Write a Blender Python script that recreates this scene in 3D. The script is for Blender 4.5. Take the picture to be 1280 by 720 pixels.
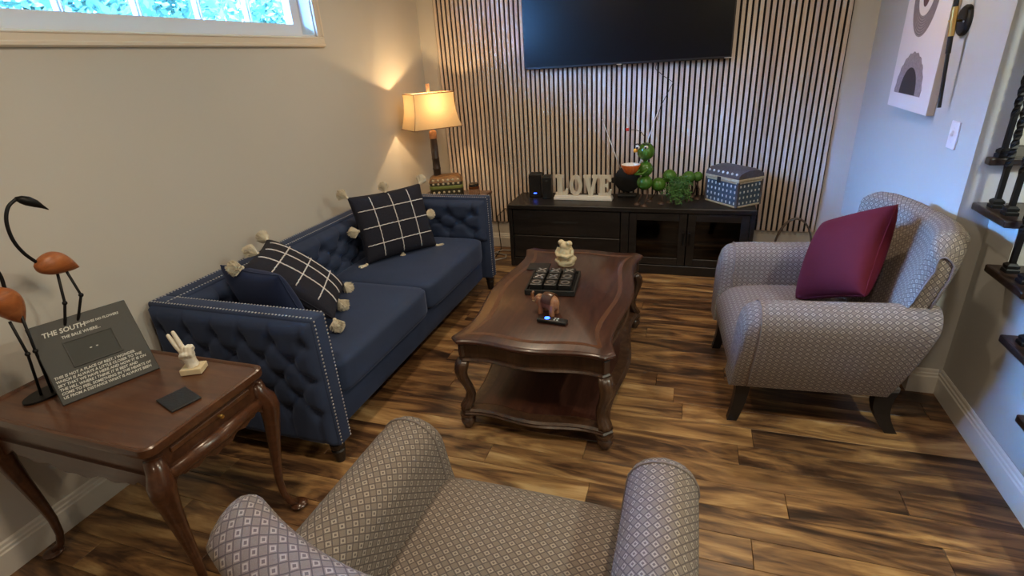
import bpy, bmesh, math, random
from mathutils import Vector, Matrix
PI = math.pi
random.seed(7)
scn = bpy.context.scene
C = scn.collection
for o in list(bpy.data.objects):
    bpy.data.objects.remove(o)

# ------------------------------------------------------------------ camera, sky, exposure
def cam_axes(p, y, r):
    f = Vector((-math.sin(y)*math.cos(p), math.cos(y)*math.cos(p), -math.sin(p)))
    rt = Vector((math.cos(y), math.sin(y), 0)); dn = f.cross(rt)
    c, s = math.cos(r), math.sin(r)
    return c*rt + s*dn, -s*rt + c*dn, f
cd = bpy.data.cameras.new('camera'); cam = bpy.data.objects.new('camera', cd); C.objects.link(cam)
_r, _d, _f = cam_axes(math.radians(23.373), math.radians(19.606), math.radians(3.730))
m3 = Matrix((_r, -_d, -_f)).transposed()
cam.matrix_world = Matrix.Translation((0, 0, 1.6)) @ m3.to_4x4()
cd.sensor_width = 36; cd.lens = 36*658.8/1280; cd.clip_start = 0.02
scn.camera = cam
w = bpy.data.worlds.new('world'); scn.world = w; w.use_nodes = True
bg = w.node_tree.nodes['Background']
bg.inputs[0].default_value = (0.155, 0.43, 1.0, 1); bg.inputs[1].default_value = 150.0
vs = scn.view_settings
vs.view_transform = 'Standard'; vs.look = 'None'; vs.gamma = 1; vs.use_curve_mapping = False
vs.exposure = 0.22
scn.cycles.use_denoising = True
scn.cycles.max_bounces = 8; scn.cycles.diffuse_bounces = 4; scn.cycles.glossy_bounces = 4
scn.cycles.transparent_max_bounces = 8; scn.cycles.sample_clamp_indirect = 6
CEIL_W = 8.5          # watts of each recessed ceiling light
LAMP_W = 11.0

# ------------------------------------------------------------------ mesh helpers
class MB:
    def __init__(s): s.v = []; s.f = []; s.uv = []; s.has = False
    def add(s, vs_, fs, uvs=None, T=None):
        b = len(s.v)
        s.v += [tuple(T @ Vector(p)) if T is not None else tuple(p) for p in vs_]
        for k, f in enumerate(fs):
            s.f.append(tuple(b+i for i in f)); s.uv.append(uvs[k] if uvs else None)
        if uvs: s.has = True
        return s
    def box(s, c, d, bev=0, seg=1, T=None):
        x, y, z = d[0]/2, d[1]/2, d[2]/2
        if not bev:
            vs_ = [(c[0]+a*x, c[1]+b*y, c[2]+e*z) for a in (-1, 1) for b in (-1, 1) for e in (-1, 1)]
            return s.add(vs_, [(0,1,3,2),(4,6,7,5),(0,4,5,1),(2,3,7,6),(0,2,6,4),(1,5,7,3)], None, T)
        bm = bmesh.new(); bmesh.ops.create_cube(bm, size=1)
        for v in bm.verts: v.co = Vector((v.co.x*d[0], v.co.y*d[1], v.co.z*d[2]))
        bmesh.ops.bevel(bm, geom=bm.edges[:], offset=bev, segments=seg, profile=.5, affect='EDGES')
        bm.verts.index_update()
        vs_ = [v.co + Vector(c) for v in bm.verts]; fs = [[v.index for v in f.verts] for f in bm.faces]
        bm.free(); return s.add(vs_, fs, None, T)
    def prism(s, poly, z0, z1, T=None):
        n = len(poly)
        vs_ = [(p[0], p[1], z0) for p in poly] + [(p[0], p[1], z1) for p in poly]
        fs = [tuple(range(n-1, -1, -1)), tuple(range(n, 2*n))] + [(i, (i+1) % n, n+(i+1) % n, n+i) for i in range(n)]
        return s.add(vs_, fs, None, T)
    def loft(s, rings, cap=True, closed=True, T=None, uv=False, loop=False):
        n = len(rings[0]); m = len(rings); vs_ = [p for r in rings for p in r]; fs = []; uvs = []
        if uv:
            us = [0]; r = rings[m//2]
            for i in range(n): us.append(us[-1]+(Vector(r[(i+1) % n])-Vector(r[i])).length)
            vv = [0]
            for j in range(m-1):
                d = sum((Vector(rings[j+1][i])-Vector(rings[j][i])).length for i in range(0, n, max(1, n//6)))/len(range(0, n, max(1, n//6)))
                vv.append(vv[-1]+d)
        for j in range(m if loop else m-1):
            for i in range(n if closed else n-1):
                k = (i+1) % n; j2 = (j+1) % m
                fs.append((j*n+i, j*n+k, j2*n+k, j2*n+i))
                if uv: uvs.append(((us[i], vv[j]), (us[i+1], vv[j]), (us[i+1], vv[j+1]), (us[i], vv[j+1])))
        if cap and closed and not loop:
            fs.append(tuple(range(n-1, -1, -1))); fs.append(tuple((m-1)*n+i for i in range(n)))
            if uv:
                uvs.append(tuple((rings[0][i][0]+rings[0][i][1], rings[0][i][2]) for i in range(n-1, -1, -1)))
                uvs.append(tuple((rings[-1][i][0]+rings[-1][i][1], rings[-1][i][2]) for i in range(n)))
        return s.add(vs_, fs, uvs if uv else None, T)
    def lathe(s, prof, seg=20, T=None):
        rings = [[(r*math.cos(2*PI*i/seg), r*math.sin(2*PI*i/seg), z) for i in range(seg)] for r, z in prof]
        return s.loft(rings, T=T)
    def tube(s, pts, rad, seg=8, T=None, loop=False):
        P = [Vector(p) for p in pts]; n = len(P)
        R = rad if isinstance(rad, (list, tuple)) else [rad]*n
        rings = []; ref = None
        for i in range(n):
            t = (P[(i+1) % n]-P[i-1]) if loop else (P[min(i+1, n-1)]-P[max(i-1, 0)])
            t.normalize()
            if ref is None: ref = Vector((0, 0, 1)) if abs(t.z) < .9 else Vector((1, 0, 0))
            a = t.cross(ref)
            if a.length < 1e-5: a = t.cross(Vector((.3, 1, .2)))
            a.normalize(); b = t.cross(a); ref = -b if False else b.cross(t) if False else ref
            ref = a.cross(t).normalized() if abs(t.dot(ref)) < .98 else ref
            rings.append([P[i]+R[i]*(math.cos(2*PI*k/seg)*a+math.sin(2*PI*k/seg)*b) for k in range(seg)])
        return s.loft(rings, T=T, loop=loop)
    def ball(s, c, r, seg=16, rg=10, T=None):
        r = r if isinstance(r, (tuple, list)) else (r, r, r)
        rings = []
        for j in range(rg+1):
            a = PI*j/rg; q = max(math.sin(a), .002)
            rings.append([(c[0]+r[0]*q*math.cos(2*PI*i/seg), c[1]+r[1]*q*math.sin(2*PI*i/seg), c[2]-r[2]*math.cos(a)) for i in range(seg)])
        return s.loft(rings, T=T)
    def grid(s, fn, nu, nv, uvf=None, T=None, flip=False):
        vs_ = [fn(i/nu, j/nv) for j in range(nv+1) for i in range(nu+1)]; fs = []; uvs = []
        for j in range(nv):
            for i in range(nu):
                q = [(i, j), (i+1, j), (i+1, j+1), (i, j+1)]
                if flip: q.reverse()
                fs.append(tuple(b*(nu+1)+a for a, b in q))
                if uvf: uvs.append(tuple(uvf(a/nu, b/nv) for a, b in q))
        return s.add(vs_, fs, uvs if uvf else None, T)
    def mesh(s, name, mat, smooth=False):
        me = bpy.data.meshes.new(name); me.from_pydata(s.v, [], s.f)
        if s.has:
            ul = me.uv_layers.new(name='UVMap'); k = 0
            for u, f in zip(s.uv, s.f):
                for q in range(len(f)):
                    ul.data[k].uv = u[q] if u else (0, 0); k += 1
        me.materials.append(mat)
        bm = bmesh.new(); bm.from_mesh(me); bmesh.ops.recalc_face_normals(bm, faces=bm.faces[:]); bm.to_mesh(me); bm.free()
        if smooth:
            me.polygons.foreach_set('use_smooth', [True]*len(me.polygons))
            if smooth is not True: me.set_sharp_from_angle(angle=math.radians(smooth))
        return me
    def build(s, name, mat, parent=None, smooth=False, label=None, loc=None, rot=None):
        return link(name, s.mesh(name, mat, smooth), parent, label, loc, rot)
def link(name, me, parent=None, label=None, loc=None, rot=None):
    o = bpy.data.objects.new(name, me); C.objects.link(o); o.parent = parent
    if loc: o.location = loc
    if rot: o.rotation_euler = rot
    if label: o['label'] = label
    return o
def tag(o, label, cat, group=None):
    o['label'] = label; o['category'] = cat
    if group: o['group'] = group
    return o
def thing(name, label, cat, loc=(0, 0, 0), rz=0, group=None):
    o = bpy.data.objects.new(name, None); o.empty_display_size = .05; C.objects.link(o)
    o.location = loc; o.rotation_euler = (0, 0, rz)
    return tag(o, label, cat, group)
def struct(o):
    o['kind'] = 'structure'; return o
def copy_tree(o, parent=None):
    c = o.copy(); C.objects.link(c); c.parent = parent
    for ch in list(o.children): copy_tree(ch, c)
    return c
def frame(o, e, up, T=None):
    """matrix with x=e, y=up (orthogonalised), z=normal at origin o"""
    e = Vector(e).normalized(); up = Vector(up); up = (up-e*up.dot(e)).normalized(); n = e.cross(up)
    return Matrix.Translation(o) @ Matrix((e, up, n)).transposed().to_4x4()
def RZ(a): return Matrix.Rotation(a, 4, 'Z')
def RX(a): return Matrix.Rotation(a, 4, 'X')
def RY(a): return Matrix.Rotation(a, 4, 'Y')
def TR(*p): return Matrix.Translation(p)
def spline(P, n):
    P = [Vector(p) for p in P]; Q = [P[0]*2-P[1]]+P+[P[-1]*2-P[-2]]; out = []
    for i in range(1, len(Q)-2):
        for k in range(n):
            t = k/n; a, b, c, d = Q[i-1:i+3]
            out.append(.5*((2*b)+(c-a)*t+(2*a-5*b+4*c-d)*t*t+(3*b-a-3*c+d)*t**3))
    return out+[P[-1]]
def blob(name, mb, vox, mat, parent=None, loc=None, rot=None, smooth=6, label=None):
    """fuse overlapping shapes of one carved piece into one continuous skin"""
    o = mb.build('tmp', mat); r = o.modifiers.new('r', 'REMESH'); r.mode = 'VOXEL'; r.voxel_size = vox
    q = o.modifiers.new('s', 'SMOOTH'); q.iterations = smooth; q.factor = .5
    dg = bpy.context.evaluated_depsgraph_get(); me = bpy.data.meshes.new_from_object(o.evaluated_get(dg))
    bpy.data.objects.remove(o); me.name = name
    me.polygons.foreach_set('use_smooth', [True]*len(me.polygons))
    me.materials.clear(); me.materials.append(mat)
    return link(name, me, parent, label, loc, rot)

# ------------------------------------------------------------------ materials
class NT:
    def __init__(s, name):
        s.m = bpy.data.materials.new(name); s.m.use_nodes = True; s.t = s.m.node_tree
        s.b = s.t.nodes['Principled BSDF']; s.out = s.t.nodes['Material Output']
    def n(s, typ, ins=None, **kw):
        o = s.t.nodes.new('ShaderNode'+typ)
        for k, v in kw.items(): setattr(o, k, v)
        for k, v in (ins or {}).items(): s.set(o.inputs[k], v)
        return o
    def set(s, sock, v):
        if isinstance(v, bpy.types.NodeSocket): s.t.links.new(v, sock)
        elif isinstance(v, (tuple, list)) and sock.type == 'RGBA' and len(v) == 3: sock.default_value = (*v, 1)
        else: sock.default_value = v
    def math(s, op, a, b=None, c=None):
        o = s.n('Math', operation=op); s.set(o.inputs[0], a)
        if b is not None: s.set(o.inputs[1], b)
        if c is not None: s.set(o.inputs[2], c)
        return o.outputs[0]
    def mix(s, f, a, b, blend='MIX'):
        o = s.n('Mix', data_type='RGBA', blend_type=blend); s.set(o.inputs[0], f); s.set(o.inputs[6], a); s.set(o.inputs[7], b)
        return o.outputs[2]
    def ramp(s, f, stops):
        o = s.n('ValToRGB'); s.set(o.inputs[0], f); el = o.color_ramp.elements
        while len(el) < len(stops): el.new(.5)
        for e, (p, c) in zip(el, stops): e.position = p; e.color = (*c, 1)
        return o.outputs[0]
    def obj(s, scale=(1, 1, 1), rnd=False, uv=False):
        tc = s.n('TexCoord'); v = tc.outputs['UV' if uv else 'Object']
        mp = s.n('Mapping', {'Vector': v, 'Scale': scale})
        if rnd:
            oi = s.n('ObjectInfo'); x = s.math('MULTIPLY', oi.outputs['Random'], 37.0)
            cb = s.n('CombineXYZ', {0: x, 1: s.math('MULTIPLY', oi.outputs['Random'], 91.0), 2: x}); s.set(mp.inputs['Location'], cb.outputs[0])
        return mp.outputs[0]
    def noise(s, vec, scale, detail=4, dist=0, rough=.5):
        return s.n('TexNoise', {'Vector': vec, 'Scale': scale, 'Detail': detail, 'Distortion': dist, 'Roughness': rough}).outputs[0]
    def bump(s, h, strength=.2, dist=.01):
        s.set(s.b.inputs['Normal'], s.n('Bump', {'Height': h, 'Strength': strength, 'Distance': dist}).outputs[0])
    def p(s, **kw):
        for k, v in kw.items(): s.set(s.b.inputs[k.replace('_', ' ')], v)
        return s
def plain(name, col, rough=.5, metal=0, var=0, vscale=20, bump=0, bscale=200, **kw):
    t = NT(name); t.p(Base_Color=col, Roughness=rough, Metallic=metal)
    if var:
        n = t.noise(t.obj(), vscale, 3)
        t.p(Base_Color=t.mix(n, tuple(c*(1-var) for c in col), tuple(min(1, c*(1+var)) for c in col)))
    if bump: t.bump(t.noise(t.obj(), bscale, 2), bump, .004)
    for k, v in kw.items(): t.set(t.b.inputs[k.replace('_', ' ')], v)
    return t.m
def wood(name, dark, mid, light, axis=0, rough=.35, scale=1., rnd=False, coat=0):
    t = NT(name); sc = [9*scale]*3; sc[axis] = .9*scale
    v = t.obj(tuple(sc), rnd)
    n = t.noise(v, 2.2, 6, 1.2, .6); f = t.noise(v, 14, 3, .3)
    c = t.ramp(t.math('ADD', t.math('MULTIPLY', n, .8), t.math('MULTIPLY', f, .2)), [(.3, dark), (.5, mid), (.72, light)])
    t.p(Base_Color=c, Roughness=rough, Coat_Weight=coat, Coat_Roughness=.15); t.bump(f, .06, .002)
    return t.m
def velvet(name, col, sheen=.6):
    t = NT(name); n = t.noise(t.obj(), 7, 3); f = t.noise(t.obj(), 260, 2)
    t.p(Base_Color=t.mix(n, tuple(c*.85 for c in col), tuple(c*1.15 for c in col)), Roughness=.8,
        Specular_IOR_Level=.25, Sheen_Weight=sheen, Sheen_Roughness=.35, Sheen_Tint=tuple(min(1, c*2.5+.1) for c in col))
    t.bump(f, .12, .002); return t.m

def mk_floor():
    t = NT('plank_wood')
    v = t.obj((1, 1, 1), True)
    mp = t.n('Mapping', {'Vector': v, 'Scale': (1.5, 8.0, 6)}).outputs[0]
    big = t.noise(mp, 1.1, 4, 1.6, .55)
    mp2 = t.n('Mapping', {'Vector': v, 'Scale': (2.2, 26, 6)}).outputs[0]
    fine = t.noise(mp2, 1.6, 6, 1.0, .65)
    mp3 = t.n('Mapping', {'Vector': v, 'Scale': (2.6, 7.5, 6)}).outputs[0]
    vo = t.n('TexVoronoi', {'Vector': mp3, 'Scale': .9}).outputs['Distance']
    knot = t.n('MapRange', {0: vo, 1: .0, 2: .16, 3: 1, 4: 0}).outputs[0]
    oi = t.n('ObjectInfo').outputs['Random']
    sh = t.math('MULTIPLY_ADD', oi, .15, -.085)
    f = t.math('ADD', t.math('ADD', t.math('MULTIPLY_ADD', big, 1.05, -.18), t.math('MULTIPLY', fine, .36)), sh)
    c = t.ramp(f, [(.30, (.030, .016, .010)), (.42, (.085, .042, .022)), (.54, (.225, .115, .048)), (.66, (.39, .22, .088)), (.80, (.56, .36, .17))])
    c = t.mix(t.math('MULTIPLY', knot, .75), c, (.03, .016, .01))
    t.p(Base_Color=c, Roughness=t.math('MULTIPLY_ADD', fine, .25, .22), Specular_IOR_Level=.5)
    t.bump(fine, .12, .003); return t.m
def mk_chair():
    t = NT('diamond_fabric'); S = 1/.0225
    uv = t.n('TexCoord').outputs['UV']; sp = t.n('SeparateXYZ', {0: uv})
    x = t.math('MULTIPLY', sp.outputs[0], S); y = t.math('MULTIPLY', sp.outputs[1], S*.86)
    a = t.math('ADD', x, y); b = t.math('SUBTRACT', x, y)
    fa = t.math('ABSOLUTE', t.math('SUBTRACT', t.math('FRACT', a), .5)); fb = t.math('ABSOLUTE', t.math('SUBTRACT', t.math('FRACT', b), .5))
    d = t.math('MAXIMUM', fa, fb)
    line = t.math('GREATER_THAN', d, .435)
    ck = t.math('GREATER_THAN', t.math('FRACT', t.math('MULTIPLY', t.math('ADD', t.math('FLOOR', a), t.math('FLOOR', b)), .5)), .25)
    ring = t.math('MULTIPLY', t.math('LESS_THAN', t.math('ABSOLUTE', t.math('SUBTRACT', d, .25)), .075), ck)
    hole = t.math('MULTIPLY', t.math('LESS_THAN', d, .17), ck)
    n = t.noise(t.obj(), 350, 2)
    base = t.mix(n, (.155, .12, .10), (.23, .185, .155))
    c = t.mix(ring, base, (.36, .305, .25)); c = t.mix(hole, c, (.13, .10, .09)); c = t.mix(line, c, (.085, .066, .062))
    t.p(Base_Color=c, Roughness=.8); t.bump(n, .25, .002)
    return t.m
def mk_slat():
    t = NT('slat_oak'); v = t.obj((30, 30, 1.6), True); n = t.noise(v, 1.5, 5, .6, .6)
    oi = t.n('ObjectInfo').outputs['Random']
    c = t.ramp(t.math('ADD', n, t.math('MULTIPLY_ADD', oi, .2, -.1)), [(.3, (.50, .39, .32)), (.5, (.62, .51, .43)), (.7, (.71, .61, .53))])
    t.p(Base_Color=c, Roughness=.55); return t.m
MAT = dict(
    wall=plain('wall_paint', (.60, .575, .53), .85, var=.02, vscale=3, bump=.05, bscale=300),
    wall_grey=plain('wall_paint_grey', (.52, .52, .505), .85, var=.02, vscale=3, bump=.05, bscale=300),
    ceiling=plain('ceiling_paint', (.75, .73, .69), .9),
    trim=plain('white_trim', (.74, .72, .68), .45),
    casing=plain('warm_lit_trim', (.76, .67, .56), .5),  # window trim with the beige of the warm light put into its colour
    vinyl=plain('white_vinyl', (.80, .82, .88), .35),
    floor=mk_floor(), sub=plain('floor_gap', (.015, .01, .008), .9),
    chair=mk_chair(), slat=mk_slat(), felt=plain('black_felt', (.008, .008, .009), .95),
    navy=velvet('navy_velvet', (.034, .050, .104)), navy2=velvet('navy_velvet_pillow', (.018, .028, .075)),
    mag=velvet('magenta_velvet', (.085, .002, .009), .0),
    plaid=plain('black_navy_knit', (.010, .011, .024), .9, bump=.3, bscale=120),
    cream=plain('cream_yarn', (.72, .65, .52), .9), stripe=plain('white_yarn', (.75, .72, .74), .9),
    nail=plain('silver_nailhead', (.62, .62, .66), .3, 1), black=plain('black_plastic', (.010, .010, .011), .35),
    blackmat=plain('matte_black', (.012, .012, .013), .6), blackwood=wood('espresso_wood', (.006, .005, .005), (.012, .010, .010), (.022, .018, .017), 0, .4),
    legblk=plain('black_leg', (.010, .008, .008), .4), screen=plain('tv_screen', (.004, .004, .005), .28, Specular_IOR_Level=.2),
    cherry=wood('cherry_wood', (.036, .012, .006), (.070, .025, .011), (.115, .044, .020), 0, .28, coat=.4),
    cherryl=wood('cherry_wood_lit', (.050, .018, .009), (.095, .036, .016), (.145, .060, .026), 0, .3, coat=.4),  # brighter copy of cherry_wood, the light put into its colour
    mahog=wood('mahogany_top', (.026, .009, .006), (.050, .017, .011), (.085, .031, .018), 1, .34, coat=.35),
    inlay=wood('inlay_band', (.065, .024, .012), (.105, .042, .021), (.14, .060, .030), 1, .3, coat=.35),
    mahogd=wood('mahogany_frame', (.022, .010, .006), (.055, .026, .014), (.10, .052, .026), 2, .33, coat=.3),
    stair=wood('stair_tread_wood', (.010, .007, .006), (.022, .013, .010), (.045, .026, .018), 0, .3),
    iron=plain('black_iron', (.012, .012, .013), .45, .6), brass=plain('brass', (.75, .50, .16), .3, 1),
    silver=plain('chrome_rod', (.72, .72, .76), .3, .4), led=plain('blue_led', (.02, .05, .6), .4, Emission_Color=(.03, .1, 1), Emission_Strength=6.),
    letter=wood('whitewashed_wood', (.52, .46, .38), (.66, .60, .51), (.77, .72, .64), 2, .7), white=plain('white_paint', (.80, .78, .76), .5),
    green=plain('green_glaze', (.065, .17, .022), .18, var=.35, vscale=25), orange=plain('orange_glaze', (.75, .15, .02), .2), yellow=plain('orange_nose', (.85, .34, .03), .25),
    red=plain('red_cap', (.55, .03, .02), .3), rust=plain('brown_metal', (.075, .045, .035), .5, .4),
    leaf=plain('fern_green', (.06, .17, .035), .6, var=.4, vscale=30), pot=plain('dark_pot', (.06, .05, .04), .6),
    chest=plain('blue_grey_weave', (.050, .085, .125), .6, var=.5, vscale=60, bump=.4, bscale=90), lid=plain('grey_brown_weave', (.075, .068, .072), .6, var=.5, vscale=70, bump=.4, bscale=90),
    stud=plain('pale_shell', (.62, .66, .68), .4), lattrim=plain('straw_trim', (.45, .38, .24), .6, var=.4, vscale=60),
    stone=plain('cream_soapstone', (.62, .52, .34), .45, var=.18, vscale=25), elew=wood('carved_wood', (.14, .05, .025), (.30, .13, .065), (.48, .26, .14), 2, .4, 3.),
    hand=plain('ivory_resin', (.82, .76, .64), .45), handb=plain('pale_wood_block', (.70, .58, .38), .5, var=.08, vscale=30),
    leather=plain('black_leather', (.014, .014, .015), .55, bump=.3, bscale=150), slate=plain('dark_grey_board', (.035, .037, .036), .55, var=.1, vscale=12),
    chalk=plain('white_chalk', (.62, .62, .58), .9), photo=plain('dark_photo_print', (.042, .045, .042), .7),
    glass=None, birdw=wood('orange_wood', (.20, .055, .015), (.36, .11, .03), (.48, .17, .05), 1, .4, 2.),
    canvas=plain('canvas_white', (.78, .73, .74), .85), canvside=plain('canvas_side', (.50, .40, .31), .8), artgrey=plain('art_grey', (.30, .25, .26), .9, var=.35, vscale=90), artdark=plain('art_black', (.040, .034, .036), .9), artline=plain('art_line', (.16, .13, .14), .9), artbrown=plain('art_maroon', (.12, .06, .065), .9),
    amber=plain('amber_glass', (.12, .035, .01), .12), wax=plain('candle_lid', (.02, .015, .012), .4), bamboo=wood('dark_bamboo', (.015, .009, .007), (.035, .020, .014), (.07, .04, .03), 2, .45),
    wicker=plain('carved_cap', (.26, .14, .08), .6, var=.5, vscale=90), dome=plain('copper_scale', (.22, .12, .055), .45, .3, var=.4, vscale=80), limeband=plain('lime_band', (.20, .23, .06), .4, var=.3, vscale=40), chestd=plain('dark_olive', (.045, .04, .022), .5, var=.4, vscale=60),
    finial=plain('pink_stone', (.52, .33, .22), .4, var=.3, vscale=60), tan=plain('bent_twig', (.11, .085, .07), .6), wcable=plain('white_cable', (.62, .60, .56), .5), bcable=plain('black_cable', (.012, .012, .013), .5),
    plate=plain('switch_plate', (.80, .78, .84), .4), shelfgl=plain('shelf_edge', (.10, .12, .12), .3), leafout=plain('outdoor_leaf', (.075, .125, .085), .6, var=.7, vscale=3), bark=plain('bark', (.12, .09, .07), .9), turf=plain('lawn', (.06, .11, .04), .95),
)
t = NT('window_glass'); t.t.nodes.remove(t.b)
tr = t.n('BsdfTransparent', {0: (.97, .99, 1)}); gl = t.n('BsdfGlossy', {0: (1, 1, 1), 'Roughness': .02}); mx = t.n('MixShader', {0: .06, 1: tr.outputs[0], 2: gl.outputs[0]})
t.t.links.new(mx.outputs[0], t.out.inputs[0]); MAT['glass'] = t.m
t = NT('cabinet_glass'); t.t.nodes.remove(t.b)
tr = t.n('BsdfTransparent', {0: (.35, .36, .38)}); gl = t.n('BsdfGlossy', {0: (1, 1, 1), 'Roughness': .05}); mx = t.n('MixShader', {0: .05, 1: tr.outputs[0], 2: gl.outputs[0]})
t.t.links.new(mx.outputs[0], t.out.inputs[0]); MAT['cabglass'] = t.m
t = NT('lamp_shade_linen'); t.t.nodes.remove(t.b); wv = t.noise(t.obj(), 260, 2)
col = t.mix(wv, (.56, .42, .24), (.68, .53, .33))
df = t.n('BsdfDiffuse', {0: col}); tl = t.n('BsdfTranslucent', {0: col}); mx = t.n('MixShader', {0: .22, 1: df.outputs[0], 2: tl.outputs[0]})
t.t.links.new(mx.outputs[0], t.out.inputs[0]); MAT['shade'] = t.m
MAT['bulb'] = plain('bulb_glow', (1, .9, .7), .5, Emission_Color=(1, .72, .38), Emission_Strength=14.)
MAT['welt'] = plain('taupe_welt', (.19, .155, .14), .8)
MAT['lens'] = plain('downlight_lens', (1, .95, .85), .5, Emission_Color=(1, .78, .52), Emission_Strength=8.)

# ------------------------------------------------------------------ room shell
XL, YB, XR, XN, YP, CZ, YF, XS = -2.25, 4.42, 1.084, 1.20, 2.65, 2.44, -2.6, 2.15
fl = struct(MB().box(((XL+XS)/2, (YF+YB)/2, -.055), (XS-XL+.2, YB-YF+.2, .09)).build('floor', MAT['sub']))
PW = .1265; row = 0; y = 2.154 - PW*40
while y < YF: y += PW
rnd = random.Random(3)
plank_cache = {}
while y < YB:
    y1 = min(y+PW, YB); x = XL - rnd.random()*1.15
    xe = XS if y1 < 1.5 else (XR+.02 if y > 2.6 else XN)
    while x < xe:
        a, b = max(x, XL), min(x+1.2, xe)
        if b-a > .02:
            key = (round(b-a, 3), round(y1-y, 3))
            if key not in plank_cache:
                plank_cache[key] = MB().box((0, 0, -.005), (b-a-.0016, y1-y-.0016, .01), .0012).mesh('plank', MAT['floor'])
            link('plank', plank_cache[key], fl, None, ((a+b)/2, (y+y1)/2, 0))
        x += 1.2
    y += PW
# left wall around the window opening
WY0, WY1, WZ0, WZ1 = .58, 3.035, 1.80, 2.27
wl = MB()
for (ya, yb, za, zb) in [(YF, YB+.1, -.01, WZ0), (YF, YB+.1, WZ1, CZ), (YF, WY0, WZ0, WZ1), (WY1, YB+.1, WZ0, WZ1)]:
    wl.box((XL-.1, (ya+yb)/2, (za+zb)/2), (.2, yb-ya, zb-za))
struct(wl.build('wall_left', MAT['wall']))
struct(MB().box(((XL+XS)/2, YB+.05, CZ/2), (XS-XL, .1, CZ+.02)).build('wall_back', MAT['wall']))
struct(MB().box(((XR+XN)/2, (YP+YB)/2, CZ/2), (XN-XR, YB-YP, CZ+.02)).build('wall_right', MAT['wall_grey']))
struct(MB().box(((XL+XS)/2, YF-.05, CZ/2), (XS-XL, .1, CZ+.02)).build('wall_front', MAT['wall']))
struct(MB().box((XS+.05, (YF+YB)/2, CZ/2), (.1, YB-YF, CZ+.02)).build('wall_stairwell', MAT['wall']))
struct(MB().box(((XL+XS)/2, (YF+YB)/2, CZ+.05), (XS-XL+.4, YB-YF+.4, .1)).build('ceiling', MAT['ceiling']))
# stairs: tread tops rise away from the camera
RISE, RUN, TF0, TX = .188, .235, 2.605, 1.12
steps = [(k, RISE*(6-k), TF0-RUN*k) for k in range(6)]       # k=0 is at the pillar
poly = [(steps[5][2]+.06, 0.0)]
for k, z, f in reversed(steps):
    poly += [(f+(.06 if k else .035), z-.03), (f+.06+RUN if k > 1 else (steps[0][2]+.035 if k else YP), z-.03)]
poly.append((YP, 0.0))
pp = [p for i, p in enumerate(poly) if i == 0 or (Vector(p)-Vector(poly[i-1])).length > 1e-4]
ws = MB(); ws.prism(pp, 0, .06, Matrix(((0, 0, 1, XN), (1, 0, 0, 0), (0, 1, 0, 0), (0, 0, 0, 1))))
struct(ws.build('wall_stair_side', MAT['wall_grey']))
st = thing('staircase', 'dark wood staircase with white risers climbing past the grey wall', 'staircase', (0, 0, 0))
for k, z, f in steps:
    d = RUN+.045 if k else YP-f-.001
    tm = MB().box(((TX+XS)/2, f+d/2, z-.015), (XS-TX-.006, d, .03), .006, 2)
    if k == 0: tm.box(((XN+.006+XS)/2, f+d+.12, z-.015), (XS-XN-.012, .24, .03))
    tm.build('tread', MAT['stair'], st)
    MB().box(((XN+.062+XS)/2, f+(.075 if k else .050), z-.03-RISE/2+.015), (XS-XN-.064, .028, RISE-.034)).build('riser', MAT['trim'], st)
    MB().box(((XN+XS)/2, f+.004, z-.008), (XS-XN-.1, .006, .005), .002).build('nosing_highlight', MAT['brass'], st)  # brass strip put in for the golden highlight along the nosing
for k in range(1, 5):       # upper flight behind the partition
    f = TF0+RUN*k-.001; z = RISE*(6+k)
    MB().box(((XN+.005+XS)/2, f+.14, z-.015), (XS-XN-.01, RUN+.045, .03)).build('tread', MAT['stair'], st)
    MB().box(((XN+.005+XS)/2, f+.075, z-.03-RISE/2+.015), (XS-XN-.01, .028, RISE-.034)).build('riser', MAT['trim'], st)
# baseboards
def bboard(name, a, b, z=.128, th=.016, m='trim'):
    a, b = Vector((*a, 0)), Vector((*b, 0)); L = (b-a).length; d = (b-a).normalized(); n = Vector((-d.y, d.x, 0))
    T = Matrix((d, n, Vector((0, 0, 1)))).transposed().to_4x4(); T.translation = a
    prof = [(0, 0), (th, 0), (th, z*.70), (th*.72, z*.74), (th*.72, z*.82), (th*.45, z*.86), (th*.40, z*.95), (th*.15, z), (0, z)]
    mb = MB(); rings = [[(q, p[0], p[1]) for p in prof] for q in (0, L)]
    mb.loft(rings, T=T)
    return struct(mb.build(name, MAT[m]))
bboard('baseboard_left', (XL, YB), (XL, YF)); bboard('baseboard_back', (XR, YB), (XL+.016, YB))
bboard('baseboard_right', (XR, YP), (XR, YB-.016)); bboard('baseboard_pillar', (XN-.016, YP), (XR-.016, YP)); bboard('baseboard_stair', (XN, 1.50), (XN, YP))
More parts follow.
